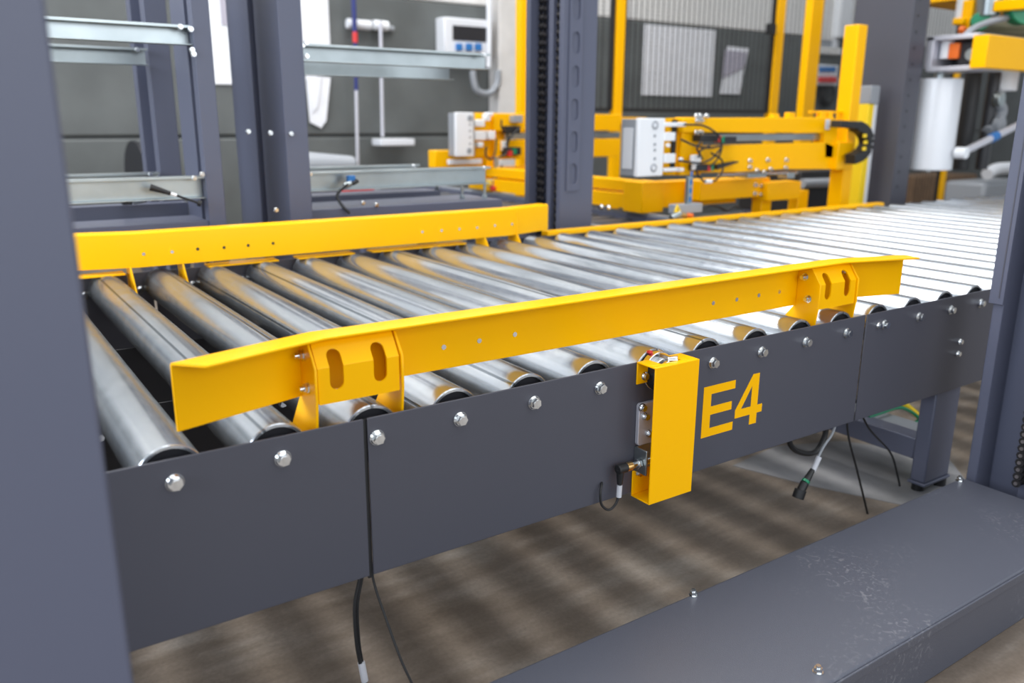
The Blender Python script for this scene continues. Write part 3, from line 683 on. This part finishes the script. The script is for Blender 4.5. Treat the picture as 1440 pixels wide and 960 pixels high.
# distribution box with window and sockets
fb = thing('distribution_box', at(655,75,y=WY), 'white electrical box with dark window and three blue sockets on the wall', 'electrical box')
D = 0.14
wallrect(625,26,690,76,D).build('case', 'plastic', fb, 0.01); wallrect(637,37,688,58,0.012,WY-D-0.008).build('window', 'cap', fb, 0.003)
for px in (647,661,674): wallrect(px-4,61,px+4,71,0.03,WY-D-0.03).build('socket', 'blue', fb, 0.003)
cp = [at(688,-30,y=WY-0.03), at(688,50,y=WY-0.03), at(688,100,y=WY-0.03), at(687,118,y=WY-0.03), at(679,130,y=WY-0.03), at(668,132,y=WY-0.03), at(658,126,y=WY-0.03), at(654,112,y=WY-0.03), at(653,100,y=WY-0.03)]
cpn = curve(cp, 40); cd_ = thing('conduit', at(688,120,y=WY-0.03), 'cream conduit pipe running down into a grey hose loop on the wall', 'pipe')
MB().tube([at(688,-60,y=WY-0.16), at(688,50,y=WY-0.16), at(687,95,y=WY-0.16)], 0.022, 12).build('pipe', 'plastic', cd_, smooth=True); MB().tube(curve([p_+Vector((0,-0.13,0)) for p_ in cp[2:]], 36), 0.026, 12).build('hose', 'midgrey', cd_, smooth=True)
# red rag-coloured base and sack low behind the beams
rb_ = thing('floor_stand', at(513,272,y=2.9), 'red flat stand with a knob behind the right rack frame', 'stand')
rpart('base', 'red', rb_, 492, 266, 526, 272, 2.9, 0.12); p = at(505,266,y=2.95); MB().cyl(p, p+Vector((0,0,0.03)), 0.02, 12).build('knob', 'red', rb_, 0.002); q = at(509,271,y=2.96); MB().cyl((q.x,2.96,FLOOR), q, 0.02, 10).cyl((q.x,2.96,FLOOR), (q.x,2.96,FLOOR+0.02), 0.12, 20).build('pedestal', 'grey', rb_)
sk = MB(); p = at(460,228,y=3.6)
for i in range(1): sk.cyl((p.x-0.2,3.6,p.z-0.02), (p.x+0.18,3.6,p.z-0.02), 0.09, 20, 0.05)
tb_ = thing('wrapped_bundle', (p.x, 3.6, FLOOR), 'grey wrapped bundle on a low stand behind the right rack frame', 'bundle')
sk.build('bundle', 'midgrey', tb_, 0.03); MB().box(p.x-0.22,p.x+0.2,3.5,3.7,FLOOR,p.z-0.10).build('stand', 'grey2', tb_, 0.003)
# board and papers behind the fence
single(wallrect(905,38,1004,135), 'whiteboard', 'offwhite', 'large white notice board on the wall behind the black mesh fence', 'board', 0.004)
pp2 = thing('pinned_papers', at(1030,133,y=WY), 'slanted sheaf of lilac white papers on the wall behind the mesh fence', 'paper')
hang([at(px,py,y=WY-0.02) for px,py in ((1024,65),(1053,68),(1040,133),(1013,132))], WY-0.02).build('sheet', 'offwhite', pp2, 0.002)
hang([at(px,py,y=WY-0.03) for px,py in ((1020,70),(1051,73),(1047,95),(1016,110))], WY-0.032).build('sheet', 'lilac', pp2, 0.002)
wd = thing('hatch', at(1168,75,y=WY), 'white framed hatch on the wall between the two thick yellow posts', 'hatch')
wallrect(1146,-40,1180,56,0.03).build('panel', 'wallw', wd, 0.004); wallrect(1148,56,1176,66,0.03).build('vent', 'midgrey', wd, 0.004); wallrect(1146,66,1184,76,0.07).build('sill', 'wallw', wd, 0.004); wallrect(1178,-40,1184,70,0.06).build('jamb', 'plastic', wd, 0.004)
single(wallrect(1184,-40,1201,53,0.12), 'duct', 'white', 'white vertical duct on the wall left of the wide grey column', 'duct', 0.006)
sb = thing('socket_unit', at(1165,120,y=WY), 'white and red socket unit with blue sockets above a dark cable coil', 'electrical box')
wallrect(1146,91,1179,106,0.1).build('upper_case', 'white', sb, 0.006); wallrect(1146,106,1179,120,0.1).build('lower_case', 'plastic', sb, 0.006)
for px in (1157,1165,1173): wallrect(px-3,94,px+3,101,0.02,WY-0.12).build('socket', 'blue', sb, 0.002); wallrect(px-3,108,px+4,116,0.03,WY-0.13).build('socket', 'red', sb, 0.002)
cc = at(1163,133,y=WY-0.05); rr = 0.12
mb = MB()
for k in range(3): mb.tube([(cc.x+(rr-0.018*k)*math.cos(a*PI/12), cc.y-0.012*k, cc.z+(rr-0.018*k)*1.05*math.sin(a*PI/12)) for a in range(25)], 0.014, 8)
single(mb, 'cable_coil', 'black', 'dark cable coiled on the wall below the red and white socket unit', 'cable', 0, smooth=True)['kind'] = 'stuff'

# ------------------------------------------------------------------ safety fence
FY = 3.6
fe = thing('safety_fence', (X(868,100,FY), FY, FLOOR), 'black wire mesh safety fence on yellow posts, before the back wall', 'fence')
FXS = [X(733,150,FY), X(868,100,FY), X(1089,100,FY), X(1322,262,FY), 11.6]
for i, xx in enumerate(FXS[:4]):
    hw = (0.028, 0.034, 0.045, 0.04)[i]; part('post', 'yellow', fe, xx-hw, xx+hw, FY-0.03, FY+0.03, FLOOR, 1.9, bevel=0.003)
zb = Z(980,156,FY)
for i in range(4):
    xa = FXS[i]+0.05; xb = FXS[i+1]-0.06
    pn = MB()
    z0 = zb if i < 2 else FLOOR+0.12
    for xx in (xa, xb): pn.box(xx-0.014, xx+0.014, FY-0.012, FY+0.012, z0, 1.85)
    pn.box(xa, xb, FY-0.012, FY+0.012, z0-0.012, z0+0.012).box(xa, xb, FY-0.012, FY+0.012, 1.84, 1.86)
    fr = pn.build('panel_frame', 'black', fe)
    ms = MB(); n = int((xb-xa)/0.052)
    for k in range(1, n): ms.box(xa+k*0.052-0.003, xa+k*0.052+0.003, FY-0.0014, FY+0.0014, z0, 1.85)
    for k in range(1, int((1.85-z0)/0.026)): ms.box(xa, xb, FY-0.004, FY-0.0014, z0+k*0.026-0.0013, z0+k*0.026+0.0013)
    tag(ms.build('wire_mesh', 'black', fr), kind='stuff')
rpart('lock', 'black', fe, 1084, 33, 1092, 48, FY-0.08, 0.05)
MB().box(FXS[0], FXS[1]+0.25, FY-0.05, FY-0.03, zb-0.10, zb-0.05).build('lower_rail', 'yellow', fe, 0.002)
single(MB().box(*(lambda r: (r[0], r[1], 2.9, 2.96, FLOOR, 1.9))(rect(1134,100,1150,110,2.9))), 'yellow_post', 'yellow', 'thick yellow post rising behind the right gripper arm', 'post', 0.004)

# ------------------------------------------------------------------ low transfer conveyor and yellow carriage
tc = thing('transfer_conveyor', (2.4, 2.7, FLOOR), 'low dark grey transfer conveyor under the yellow carriage beyond the lift mast', 'conveyor')
for xx in (1.98, 2.46): part('side_rail', 'grey', tc, xx, xx+0.05, 1.46, 4.2, -0.14, 0.02); part('wear_strip', 'midgrey', tc, xx+0.012, xx+0.038, 1.46, 4.2, 0.02, 0.032)
for k in range(22):
    yy = 1.52+0.12*k; MB().cyl((2.03,yy,-0.03), (2.46,yy,-0.03), 0.035, 14).build('roller', 'rollerd', tc, smooth=True)
for xx in (1.98, 2.46):
    for yy in (1.6, 3.9): part('leg', 'grey', tc, xx, xx+0.05, yy, yy+0.06, FLOOR, -0.14)
for q in ((846,291),(856,292)):
    p = at(*q, x=1.979); inst('bolt', BOLT, p, tc, (0,0,-PI/2))

cg = thing('gripper_carriage', (2.6, 2.4, FLOOR), 'yellow carriage of heavy box beams joining the two gripper arms', 'carriage')
cx0 = X(905, 262, 1.78)
part('side_beam', 'yellow', cg, cx0, cx0+0.10, 1.88, 3.3, 0.045, 0.115, bevel=0.003); part('side_beam', 'yellow', cg, cx0+0.012, cx0+0.09, 1.88, 3.3, 0.125, 0.175, bevel=0.003)
part('corner_block', 'yellow', cg, cx0-0.015, cx0+0.12, 1.77, 1.90, 0.035, 0.175, bevel=0.004)
part('cross_beam', 'yellow', cg, cx0+0.12, 3.10, 1.80, 1.88, 0.05, 0.17, bevel=0.003); part('cross_beam', 'yellow', cg, cx0+0.12, 3.10, 3.2, 3.28, 0.05, 0.17, bevel=0.003)
rpart('end_beam', 'yellow', cg, 985, 252, 1082, 279, 1.70, 0.09, 0.003); rpart('end_bracket', 'yellow', cg, 1080, 256, 1126, 281, 1.66, 0.10, 0.003)
for q in ((1062,260),(1071,261),(1061,272),(1070,273)): inst('bolt', BOLT, at(*q, y=1.699), cg)
for px in (1072,1123): a_ = rect(px-6,285,px+8,290,1.72); part('leg', 'yellow', cg, a_[0], a_[1], 1.70, 1.76, FLOOR, 0.10, bevel=0.003)
part('leg', 'yellow', cg, 3.0, 3.08, 3.2, 3.28, FLOOR, 0.05)

def gripper(Y0, label, right):
    t = thing('gripper', (X(1010,215,Y0) if right else X(690,215,Y0), Y0, 0.2), label, 'gripper')
    return t
G = 1.56
ga = gripper(G, 'right yellow gripper arm with a white control box, beyond the far rollers', True)
bx0, bx1, bz0, bz1 = rect(897,166,934,248,G)
cbx = part('control_box', 'white', ga, bx0, bx1, G, G+0.02, bz0, bz1, bevel=0.004)
part('box_body', 'midgrey', ga, bx0+0.004, bx1-0.002, G+0.02, G+0.11, bz0+0.002, bz1-0.004, bevel=0.003)
MB().box(bx0+0.001, bx0+0.004, G+0.035, G+0.095, bz0+0.03, bz1-0.04).build('side_label', 'plastic', cbx, 0.001)
def disc(q, r, m, par, y, name='cover_screw'):
    p = at(*q, y=y); return MB().cyl((p.x,y,p.z), (p.x,y-0.003,p.z), r, 18).build(name, m, par)
for q in ((921,176),(919,236)): disc(q, 0.017, 'midgrey', cbx, G-0.0005); disc(q, 0.010, 'plastic', cbx, G-0.0035, 'screw_head')
for py in (191,203,211,223): disc((920.5,py), 0.006, 'midgrey', cbx, G, 'symbol')
rpart('end_plate', 'yellow', ga, 940, 166, 958, 246, G+0.07, 0.03, 0.002); rpart('hinge_strip', 'black', ga, 946, 168, 951, 240, G+0.055, 0.012)
rpart('head_plate', 'yellow', ga, 958, 165, 988, 246, G+0.05, 0.05, 0.003)
up_ = [at(px,py,y=G+0.03) for px,py in ((960,166),(1172,165),(1178,170),(1178,222),(1160,222),(1160,187),(960,186))]
MB().prism([(p.x,p.z) for p in up_], 1, G+0.03, G+0.10).build('upper_arm', 'yellow', ga, 0.003)
lo_ = [at(px,py,y=G+0.03) for px,py in ((985,205),(1100,202),(1160,200),(1192,212),(1200,238),(1100,238),(1040,242),(985,243))]
MB().prism([(p.x,p.z) for p in lo_], 1, G+0.03, G+0.10).build('lower_arm', 'yellow', ga, 0.003)
rpart('slide_bar', 'galv', ga, 988, 188, 1160, 198, G+0.06, 0.03, 0.002); rpart('label_plate', 'plastic', ga, 1161, 168, 1167, 182, G+0.027, 0.002, 0)
for q in ((979,163),(984,163),(993,163),(980,169),(986,169),(979,186),(985,186),(1054,226),(1054,235),(1079,225),(1083,238),(1105,225),(1104,236),(1064,240),(1074,242)):
    inst('bolt', BOLT, at(*q, y=G+0.028), ga)
rpart('valve_block', 'black', ga, 986, 190, 1012, 199, G-0.01, 0.05, 0.002); rpart('valve_block', 'cap', ga, 1019, 192, 1036, 200, G-0.01, 0.05, 0.002)
rpart('red_cap', 'red', ga, 1011, 191, 1015, 200, G-0.012, 0.03); rpart('green_cap', 'green', ga, 1015, 191, 1019, 201, G-0.012, 0.03)
rpart('valve_block', 'cap', ga, 980, 231, 996, 240, G-0.01, 0.05, 0.002); rpart('red_cap', 'red', ga, 996, 232, 1000, 241, G-0.012, 0.03); rpart('green_cap', 'green', ga, 1000, 231, 1004, 240, G-0.012, 0.03)
MB().prism([(p.x,p.z) for p in [at(px,py,y=G+0.02) for px,py in ((1004,231),(1034,226),(1034,228),(1004,238))]], 1, G+0.0, G+0.028).build('finger_wedge', 'cap', ga, 0.001)
for a_ in ((935,172,953,178),(935,186,950,198),(935,216,950,229),(935,236,955,241),(954,172,965,178),(953,236,962,241),(976,218,986,229),(978,229,983,239)): rpart('cable_gland', 'white', ga, *a_, G-0.005, 0.025, 0.002)
for q in ((938,204),(956,224)): p = at(*q, y=G-0.005); MB().cyl(p, p+Vector((0,-0.012,0)), 0.008, 12).build('round_cap', 'white', ga)
for pts_ in (((962,175),(990,177),(1010,190),(1015,205),(1010,222),(998,235)), ((958,196),(978,205),(998,208),(1015,205)), ((955,226),(985,229),(1002,222),(1014,208)), ((998,205),(985,212),(982,222)), ((1000,215),(1015,225),(1016,240),(1008,252),(995,256),(984,250),(978,238)), ((986,199),(980,208),(984,216),(988,224))):
    MB().tube(curve([at(*q, y=G-0.03) for q in pts_], 24), 0.0045, 6).build('cable', 'black', ga, smooth=True)
MB().cyl(at(992,255,y=G-0.03), at(1000,255,y=G-0.03), 0.009, 10).build('cable_tag', 'white', ga)
rpart('rail_bracket', 'galv', ga, 1052, 243, 1078, 250, G+0.05, 0.08, 0.002); rpart('rail_bracket', 'galv', ga, 1108, 242, 1118, 251, G+0.05, 0.06, 0.002)
MB().tube([at(1010,246,y=G+0.06), at(1120,243,y=G+0.06)], 0.008, 10).build('guide_rod', 'steel', ga, smooth=True)
for a_ in ((1088,160,1096,166),(1110,158,1118,168),(1155,156,1163,166),(1166,157,1172,166)): rpart('top_lug', 'yellow', ga, *a_, G+0.05, 0.03, 0.002)
rpart('top_bar', 'yellow', ga, 1140, 156, 1195, 159, G+0.06, 0.015, 0.001)

# yellow mast post, energy chain, light curtain, wide grey column
yp = thing('yellow_post', (X(1195,290,1.60), 1.6, FLOOR), 'tall square topped yellow post at the end of the gripper arm', 'post')
p0 = at(1205,40,y=1.58); q0 = p0.x+0.045
part('tube', 'yellow', yp, q0-0.03, q0+0.045, 1.58, 1.66, FLOOR, at(1208,36,y=1.62).z, bevel=0.004)
part('foot_plate', 'yellow', yp, q0-0.07, q0+0.09, 1.54, 1.70, FLOOR, FLOOR+0.012)
rpart('arm_clamp', 'yellow', yp, 1178, 200, 1200, 238, 1.56, 0.10, 0.003)
ec = thing('energy_chain', at(1205,200,y=1.52), 'black cable chain curled in a hook beside the yellow post', 'cable chain')
arc = curve([at(px,py,y=1.50) for px,py in ((1178,174),(1192,175),(1205,177),(1216,184),(1221,196),(1219,208),(1210,219),(1198,224))], 28)
acc = 0; last = arc[0]; k = 0
for i in range(0, len(arc)-2, 2):
    a_, b_ = arc[i], arc[i+2]; d = (b_-a_); n_ = Vector((-d.z, 0, d.x)).normalized(); hw = 0.016 if i < 8 else 0.024
    v = [a_+n_*hw, b_+n_*hw, b_-n_*hw, a_-n_*hw]
    MB().prism([(p.x,p.z) for p in v], 1, 1.48, 1.54).build('chain_link', 'black', ec, 0.002)
for q in ((1216,191),(1217,200),(1215,209)): p = at(*q, y=1.479); MB().box(p.x-0.014,p.x+0.014,1.476,1.48,p.z-0.008,p.z+0.008).build('yellow_tab', 'yellow2', ec, 0.001)
lcx = X(1219,200,1.70)
lc = thing('light_curtain', (lcx, 1.72, FLOOR), 'bright yellow light curtain column with pale side, beside the yellow post', 'light curtain')
ztop = Z(1220,146,1.70)
part('column', 'yellow2', lc, lcx-0.02, lcx+0.03, 1.70, 1.76, FLOOR, ztop, bevel=0.003); part('lens_strip', 'plastic', lc, lcx+0.032, lcx+0.062, 1.70, 1.76, FLOOR, ztop, bevel=0.003)
part('end_cap', 'midgrey', lc, lcx-0.02, lcx+0.062, 1.695, 1.765, ztop, Z(1220,120,1.70), bevel=0.004)
bpx = X(1262,200,1.60)
bp_ = thing('grey_column', (bpx+0.07, 1.75, FLOOR), 'wide grey steel column behind the yellow post and light curtain', 'column')
yb2 = at(1203,10,x=bpx).y
MB().prism([(bpx,1.60),(bpx+0.15,1.60),(bpx+0.15,yb2),(bpx,yb2)], 2, FLOOR, ZTOP+0.4).build('profile', 'grey2', bp_, 0.004)  # same paint as the masts, darkened in place of weaker side light
MB().box(bpx-0.05,bpx+0.2,1.55,yb2+0.05,FLOOR,FLOOR+0.012).build('base_plate', 'grey', bp_, 0.002)
for k in range(16): 
    MB().cyl((bpx+0.05,1.601,0.1+0.08*k), (bpx+0.05,1.598,0.1+0.08*k), 0.007, 10).build('hole_disc', 'cap', bp_)  # dark disc for a hole, its shade put into the colour

# sensor head on the far rail
sd = thing('rail_sensor', at(968,305,y=1.43), 'small sensor head on a silver bar with a yellow warning triangle at the far rail', 'sensor')
a_, b_ = at(971,248,y=1.46), at(967,290,y=1.46)
MB().box(a_.x-0.012,a_.x+0.012,1.455,1.475,b_.z,a_.z).build('bar', 'galv', sd, 0.001)
for k in range(4): MB().box(a_.x-0.006,a_.x+0.006,1.453,1.455,b_.z+0.02+0.035*k,b_.z+0.04+0.035*k).build('slot_mark', 'blue', sd)
rpart('head', 'midgrey', sd, 952, 287, 988, 300, 1.45, 0.05, 0.003)
tri = [at(px,py,y=1.448) for px,py in ((948,298),(952,287),(957,298))]
wt = MB().prism([(p.x,p.z) for p in tri], 1, 1.444, 1.449).build('warning_triangle', 'yellow2', sd); c_ = (tri[0]+tri[1]+tri[2])/3
MB().box(c_.x-0.0018,c_.x+0.0018,1.443,1.444,c_.z-0.006,c_.z+0.008).build('symbol', 'black', wt)
MB().cyl(at(944,307,y=1.45), at(956,301,y=1.45), 0.016, 12).build('fitting', 'galv', sd, 0.002); MB().cyl(at(956,302,y=1.45), at(964,303,y=1.45), 0.012, 12).build('fitting', 'brass', sd, 0.002); MB().cyl(at(965,303,y=1.45), at(973,304,y=1.45), 0.012, 12).build('cap', 'orange', sd, 0.002)
MB().tube(curve([at(px,py,y=1.47) for px,py in ((986,294),(1000,289),(1012,291),(1022,296),(1032,290),(1040,292))], 24), 0.006, 8).build('cable', 'black', sd, smooth=True)

# left gripper arm, deeper in the hall
G2 = 3.06
gb = gripper(G2, 'left yellow gripper arm with a white control box, left of the lift mast', False)
bx0, bx1, bz0, bz1 = rect(641,158,666,220,G2)
cb2 = part('control_box', 'white', gb, bx0, bx1, G2, G2+0.02, bz0, bz1, bevel=0.004); part('box_body', 'midgrey', gb, bx0+0.004, bx1+0.02, G2+0.02, G2+0.09, bz0+0.002, bz1-0.004, bevel=0.003)
for q in ((661,166),(660,212)): disc(q, 0.016, 'midgrey', cb2, G2-0.0005)
for py in (175,184,193,202): disc((661,py), 0.006, 'midgrey', cb2, G2, 'symbol')
rpart('head_plate', 'yellow', gb, 668, 159, 710, 220, G2+0.09, 0.05, 0.003); rpart('upper_arm', 'yellow', gb, 695, 160, 872, 184, G2+0.06, 0.1, 0.004); rpart('lower_arm', 'yellow', gb, 695, 196, 872, 222, G2+0.06, 0.1, 0.004)
rpart('slide_bar', 'galv', gb, 705, 186, 872, 195, G2+0.1, 0.03, 0.002)
rpart('foot_beam', 'yellow', gb, 612, 211, 700, 235, G2+0.10, 0.08, 0.004); rpart('strut', 'yellow', gb, 683, 222, 698, 250, G2+0.08, 0.06, 0.003); rpart('lower_beam', 'yellow', gb, 690, 236, 780, 268, G2+0.05, 0.10, 0.004)
rpart('guard_tray', 'plastic', gb, 632, 224, 678, 231, G2+0.06, 0.03, 0.003)
for a_ in ((668,168,682,178),(668,184,684,197),(687,184,697,196),(672,200,680,207),(683,160,690,170),(707,198,713,212),(686,158,694,163)): rpart('cable_gland', 'white', gb, *a_, G2+0.04, 0.04, 0.004)
rpart('valve_block', 'black', gb, 712, 177, 732, 188, G2+0.02, 0.05, 0.002); rpart('valve_block', 'black', gb, 710, 207, 733, 218, G2+0.02, 0.05, 0.002); rpart('valve_block', 'midgrey', gb, 722, 162, 735, 172, G2+0.02, 0.05, 0.002)
rpart('red_cap', 'red', gb, 716, 212, 721, 220, G2, 0.03); rpart('green_cap', 'green', gb, 722, 209, 727, 217, G2, 0.03)
for pts_ in (((684,206),(683,218),(690,224),(696,216),(698,195)), ((705,168),(706,180),(714,190),(712,205)), ((706,232),(700,250),(704,262)), ((730,180),(716,196),(712,215),(700,222))):
    MB().tube(curve([at(*q, y=G2+0.0) for q in pts_], 20), 0.006, 6).build('cable', 'black', gb, smooth=True)
rpart('sensor_bar', 'galv', gb, 697, 221, 701, 254, G2-0.03, 0.02, 0.001); rpart('sensor_head', 'midgrey', gb, 690, 252, 708, 262, G2-0.03, 0.05, 0.003)
rpart('cap', 'orange', gb, 702, 265, 708, 271, G2-0.06, 0.04, 0.003); rpart('cap', 'red', gb, 694, 262, 700, 268, G2-0.06, 0.04, 0.003); rpart('cap', 'yellow2', gb, 687, 254, 692, 261, G2-0.04, 0.02, 0.002)

# dark belt unit between the carriage and the yellow post
bu = thing('belt_unit', (X(1155,262,2.4), 2.4, FLOOR), 'black belt unit in the gap between yellow legs under the gripper arm', 'machine')
rpart('housing', 'black', bu, 1125, 240, 1185, 300, 2.4, 0.5, 0.01); p = at(1128,258,y=2.37); q = at(1186,256,y=2.37); MB().cyl(p, q, 0.03, 16).build('drum', 'midgrey', bu, smooth=True)
a_ = rect(1125,240,1185,300,2.4); part('base', 'grey2', bu, a_[0], a_[1], 2.45, 2.85, FLOOR, a_[2])

# ------------------------------------------------------------------ stretch wrapper on the right
wx = 4.45
fr_ = thing('film_roll', at(1316,238,y=1.62), 'upright roll of white stretch film hanging under the wrapper carriage', 'film roll')
ft, fbm = at(1317,111,y=1.62), at(1307,238,y=1.62); fx = (ft.x+fbm.x)/2; rF = 0.126
MB().cyl((fx,1.62,fbm.z), (fx,1.62,ft.z), rF, 40).build('film', 'film', fr_, 0.006, seg=3)
MB().cyl((fx,1.62,ft.z-0.005), (fx,1.62,ft.z+0.05), 0.025, 16).build('core', 'galv', fr_, 0.002); MB().cyl((fx,1.62,fbm.z-0.015), (fx,1.62,fbm.z+0.002), 0.02, 16).build('core_plug', 'galv', fr_, 0.002)
wr = thing('wrapper_carriage', at(1340,95,x=4.35), 'wrapper carriage with silver frame, yellow beam and black prestretch column', 'wrapping machine')
def fr_at(px, py): return at(px, py, x=4.33)
def bar(name, m, q0, q1, hw, t, dep=0.05):
    a, b = fr_at(*q0), fr_at(*q1); mb = MB()
    if abs(q0[0]-q1[0]) > abs(q0[1]-q1[1]): mb.box(4.33, 4.33+dep, min(a.y,b.y)-0.01, max(a.y,b.y)+0.01, (a.z+b.z)/2-hw, (a.z+b.z)/2+hw)
    else: mb.box(4.33, 4.33+dep, (a.y+b.y)/2-hw, (a.y+b.y)/2+hw, min(a.z,b.z), max(a.z,b.z))
    return mb.build(name, m, t, 0.003)
bar('frame_bar', 'alu', (1306,52), (1374,52), 0.012, wr, 0.25); bar('frame_bar', 'alu', (1304,96), (1374,96), 0.012, wr, 0.25)
bar('frame_bar', 'alu', (1306,52), (1306,96), 0.022, wr, 0.25); bar('frame_bar', 'alu', (1372,52), (1372,96), 0.018, wr, 0.25)
bar('back_panel', 'cap', (1340,54), (1340,94), 0.14, wr, 0.02).location.x += 0.2
a = fr_at(1324,57); b = fr_at(1321,82); MB().cyl((4.40,a.y,b.z), (4.40,a.y,a.z), 0.035, 18).build('motor', 'plastic', wr, 0.004)
a = fr_at(1338,60); b = fr_at(1336,82); MB().box(4.36,4.42,a.y-0.028,a.y+0.028,b.z,a.z).build('relay', 'orange', wr, 0.004)
a = fr_at(1356,58); b = fr_at(1352,90); MB().box(4.38,4.46,a.y-0.05,a.y+0.05,b.z,a.z).build('gear_case', 'cap', wr, 0.006); a = fr_at(1360,76); MB().cyl((4.36,a.y,a.z), (4.40,a.y,a.z), 0.03, 16).build('pulley', 'galv', wr, 0.003)
yb_ = fr_at(1376,70).y
z0_, z1_ = fr_at(1376,96).z, fr_at(1378,50).z
part('beam', 'yellow', wr, 4.30, 6.2, yb_-0.06, yb_+0.02, z0_, z1_, bevel=0.004)
fx2 = X(1360,170,1.66); zz0, zz1 = Z(1356,238,1.66), Z(1364,100,1.66)
MB().cyl((fx2,1.66,zz0), (fx2,1.66,zz1), 0.045, 20).build('prestretch_roller', 'black', wr, 0.003); MB().cyl((fx2+0.16,1.62,zz0), (fx2+0.16,1.62,zz1), 0.035, 20).build('prestretch_roller', 'cap', wr, 0.003)
xm = X(1412,120,1.6); MB().cyl((xm,1.6,Z(1410,128,1.6)), (xm,1.6,Z(1412,98,1.6)), 0.07, 20).build('gearmotor', 'plastic', wr, 0.005)
MB().tube(curve([at(1406,128,y=1.6),at(1400,140,y=1.6),at(1408,155,y=1.6),at(1398,175,y=1.6),at(1388,186,y=1.6)], 20), 0.035, 12).build('hose_bundle', 'midgrey', wr, smooth=True)
p = at(1400,176,y=1.58); MB().cyl((p.x,1.58,p.z), (p.x,1.54,p.z), 0.05, 20).build('idler_wheel', 'midgrey', wr, 0.004); p = at(1400,140,y=1.58); MB().cyl((p.x,1.58,p.z), (p.x,1.54,p.z), 0.04, 20).build('idler_wheel', 'galv', wr, 0.004)
a, b = at(1352,215,y=1.45), at(1440,172,y=1.45); MB().cyl(a, b, 0.02, 14).build('dancer_arm', 'alu', wr); MB().cyl(a+Vector((0,-0.03,0)), a+Vector((0,0.03,0)), 0.032, 14).build('arm_knob', 'white', wr, 0.004); c = a+(b-a)*0.5; MB().cyl(c-(b-a)*0.05, c+(b-a)*0.05, 0.026, 14).build('arm_clamp', 'blue', wr, 0.002)
MB().box(4.30, 6.2, yb_-0.04, yb_+0.0, z1_, z1_+0.006).build('cover_strip', 'galv', wr)
rg = thing('wrapper_ring', at(1400,30,x=4.6), 'grey curved ring track with green wheels and yellow brackets, top right', 'ring')
cv = curve([at(1352,56,x=4.55), at(1366,42,x=4.6), at(1385,33,x=4.7), at(1410,26,x=4.8), at(1445,20,x=4.95)], 24)
MB().tube(cv, 0.017, 10).build('track', 'midgrey', rg, smooth=True)
MB().tube(curve([at(1368,52,x=4.9), at(1395,46,x=5.0), at(1445,46,x=5.1)], 18), 0.07, 12).build('inner_band', 'olive', rg, smooth=True)
def wheel(q, r, x, name='wheel', m='green', w_=0.06):
    p = at(*q, x=x); return MB().cyl((p.x,p.y-r*0.6,p.z), (p.x+w_,p.y+r*0.3,p.z), r, 22).build(name, m, rg, 0.005)
wheel((1432,12), 0.085, 4.85); wheel((1372,30), 0.05, 4.75)
p = at(1432,9,x=4.8); MB().box(p.x-0.05,p.x+0.03,p.y-0.07,p.y+0.11,p.z-0.02,p.z+0.035).build('bracket', 'yellow', rg, 0.006); p = at(1364,14,x=4.8); MB().box(p.x-0.03,p.x+0.03,p.y-0.03,p.y+0.03,p.z-0.12,p.z+0.05).build('bracket', 'yellow', rg, 0.006)
p = at(1350,31,x=4.75); MB().box(p.x-0.03,p.x+0.03,p.y-0.03,p.y+0.03,p.z-0.015,p.z+0.02).build('bracket', 'yellow', rg, 0.006)
p = at(1390,10,x=4.8); MB().cyl(p+Vector((0,0,-0.05)), p+Vector((0,0,0.12)), 0.06, 22, 0.075).build('drive_motor', 'galv', rg, 0.006); p = at(1352,15,x=4.8); MB().cyl(p+Vector((0,0,-0.06)), p+Vector((0,0,0.08)), 0.03, 16).build('roller_pin', 'plastic', rg, 0.004)
p = at(1350,43,x=4.7); MB().cyl(p, p+Vector((0,-0.03,0.0)), 0.022, 16).build('end_cap', 'orange', rg, 0.003)
part('top_beam', 'yellow', rg, 5.0, 7.5, at(1290,2,x=5.0).y-0.4, at(1290,2,x=5.0).y+0.02, at(1320,3,x=5.0).z, at(1320,3,x=5.0).z+0.2, bevel=0.004)
hy = -0.15; part('hanger', 'grey', rg, 5.1, 5.2, hy-0.1, hy, FLOOR, at(1320,3,x=5.0).z)
# boxes and pale machine beyond the fence
for q, lb in (((1284,248,1318,280), 'brown cardboard box behind the mesh left of the short yellow post'), ((1330,246,1372,278), 'brown cardboard box behind the mesh right of the short yellow post')):
    r_ = rect(*q, 4.0); o = MB().box(r_[0], r_[1], 4.0, 4.45, FLOOR, r_[3]).build('cardboard_box', 'brown', None, 0.005); tag(o, lb, 'box', 'cardboard boxes behind the fence')
pm_ = thing('pale_machine', (X(1410,265,2.6), 2.6, FLOOR), 'pale machine with a bent white pipe beside the right chain mast', 'machine')
MB().tube(curve([at(1388,245,y=2.6), at(1400,238,y=2.6), at(1420,236,y=2.6), at(1450,235,y=2.6)], 20), 0.05, 12).build('pipe', 'plastic', pm_, smooth=True)
r_ = rect(1385,255,1450,275,2.6); part('housing', 'midgrey', pm_, r_[0], r_[1], 2.6, 2.95, FLOOR, r_[3], bevel=0.03)
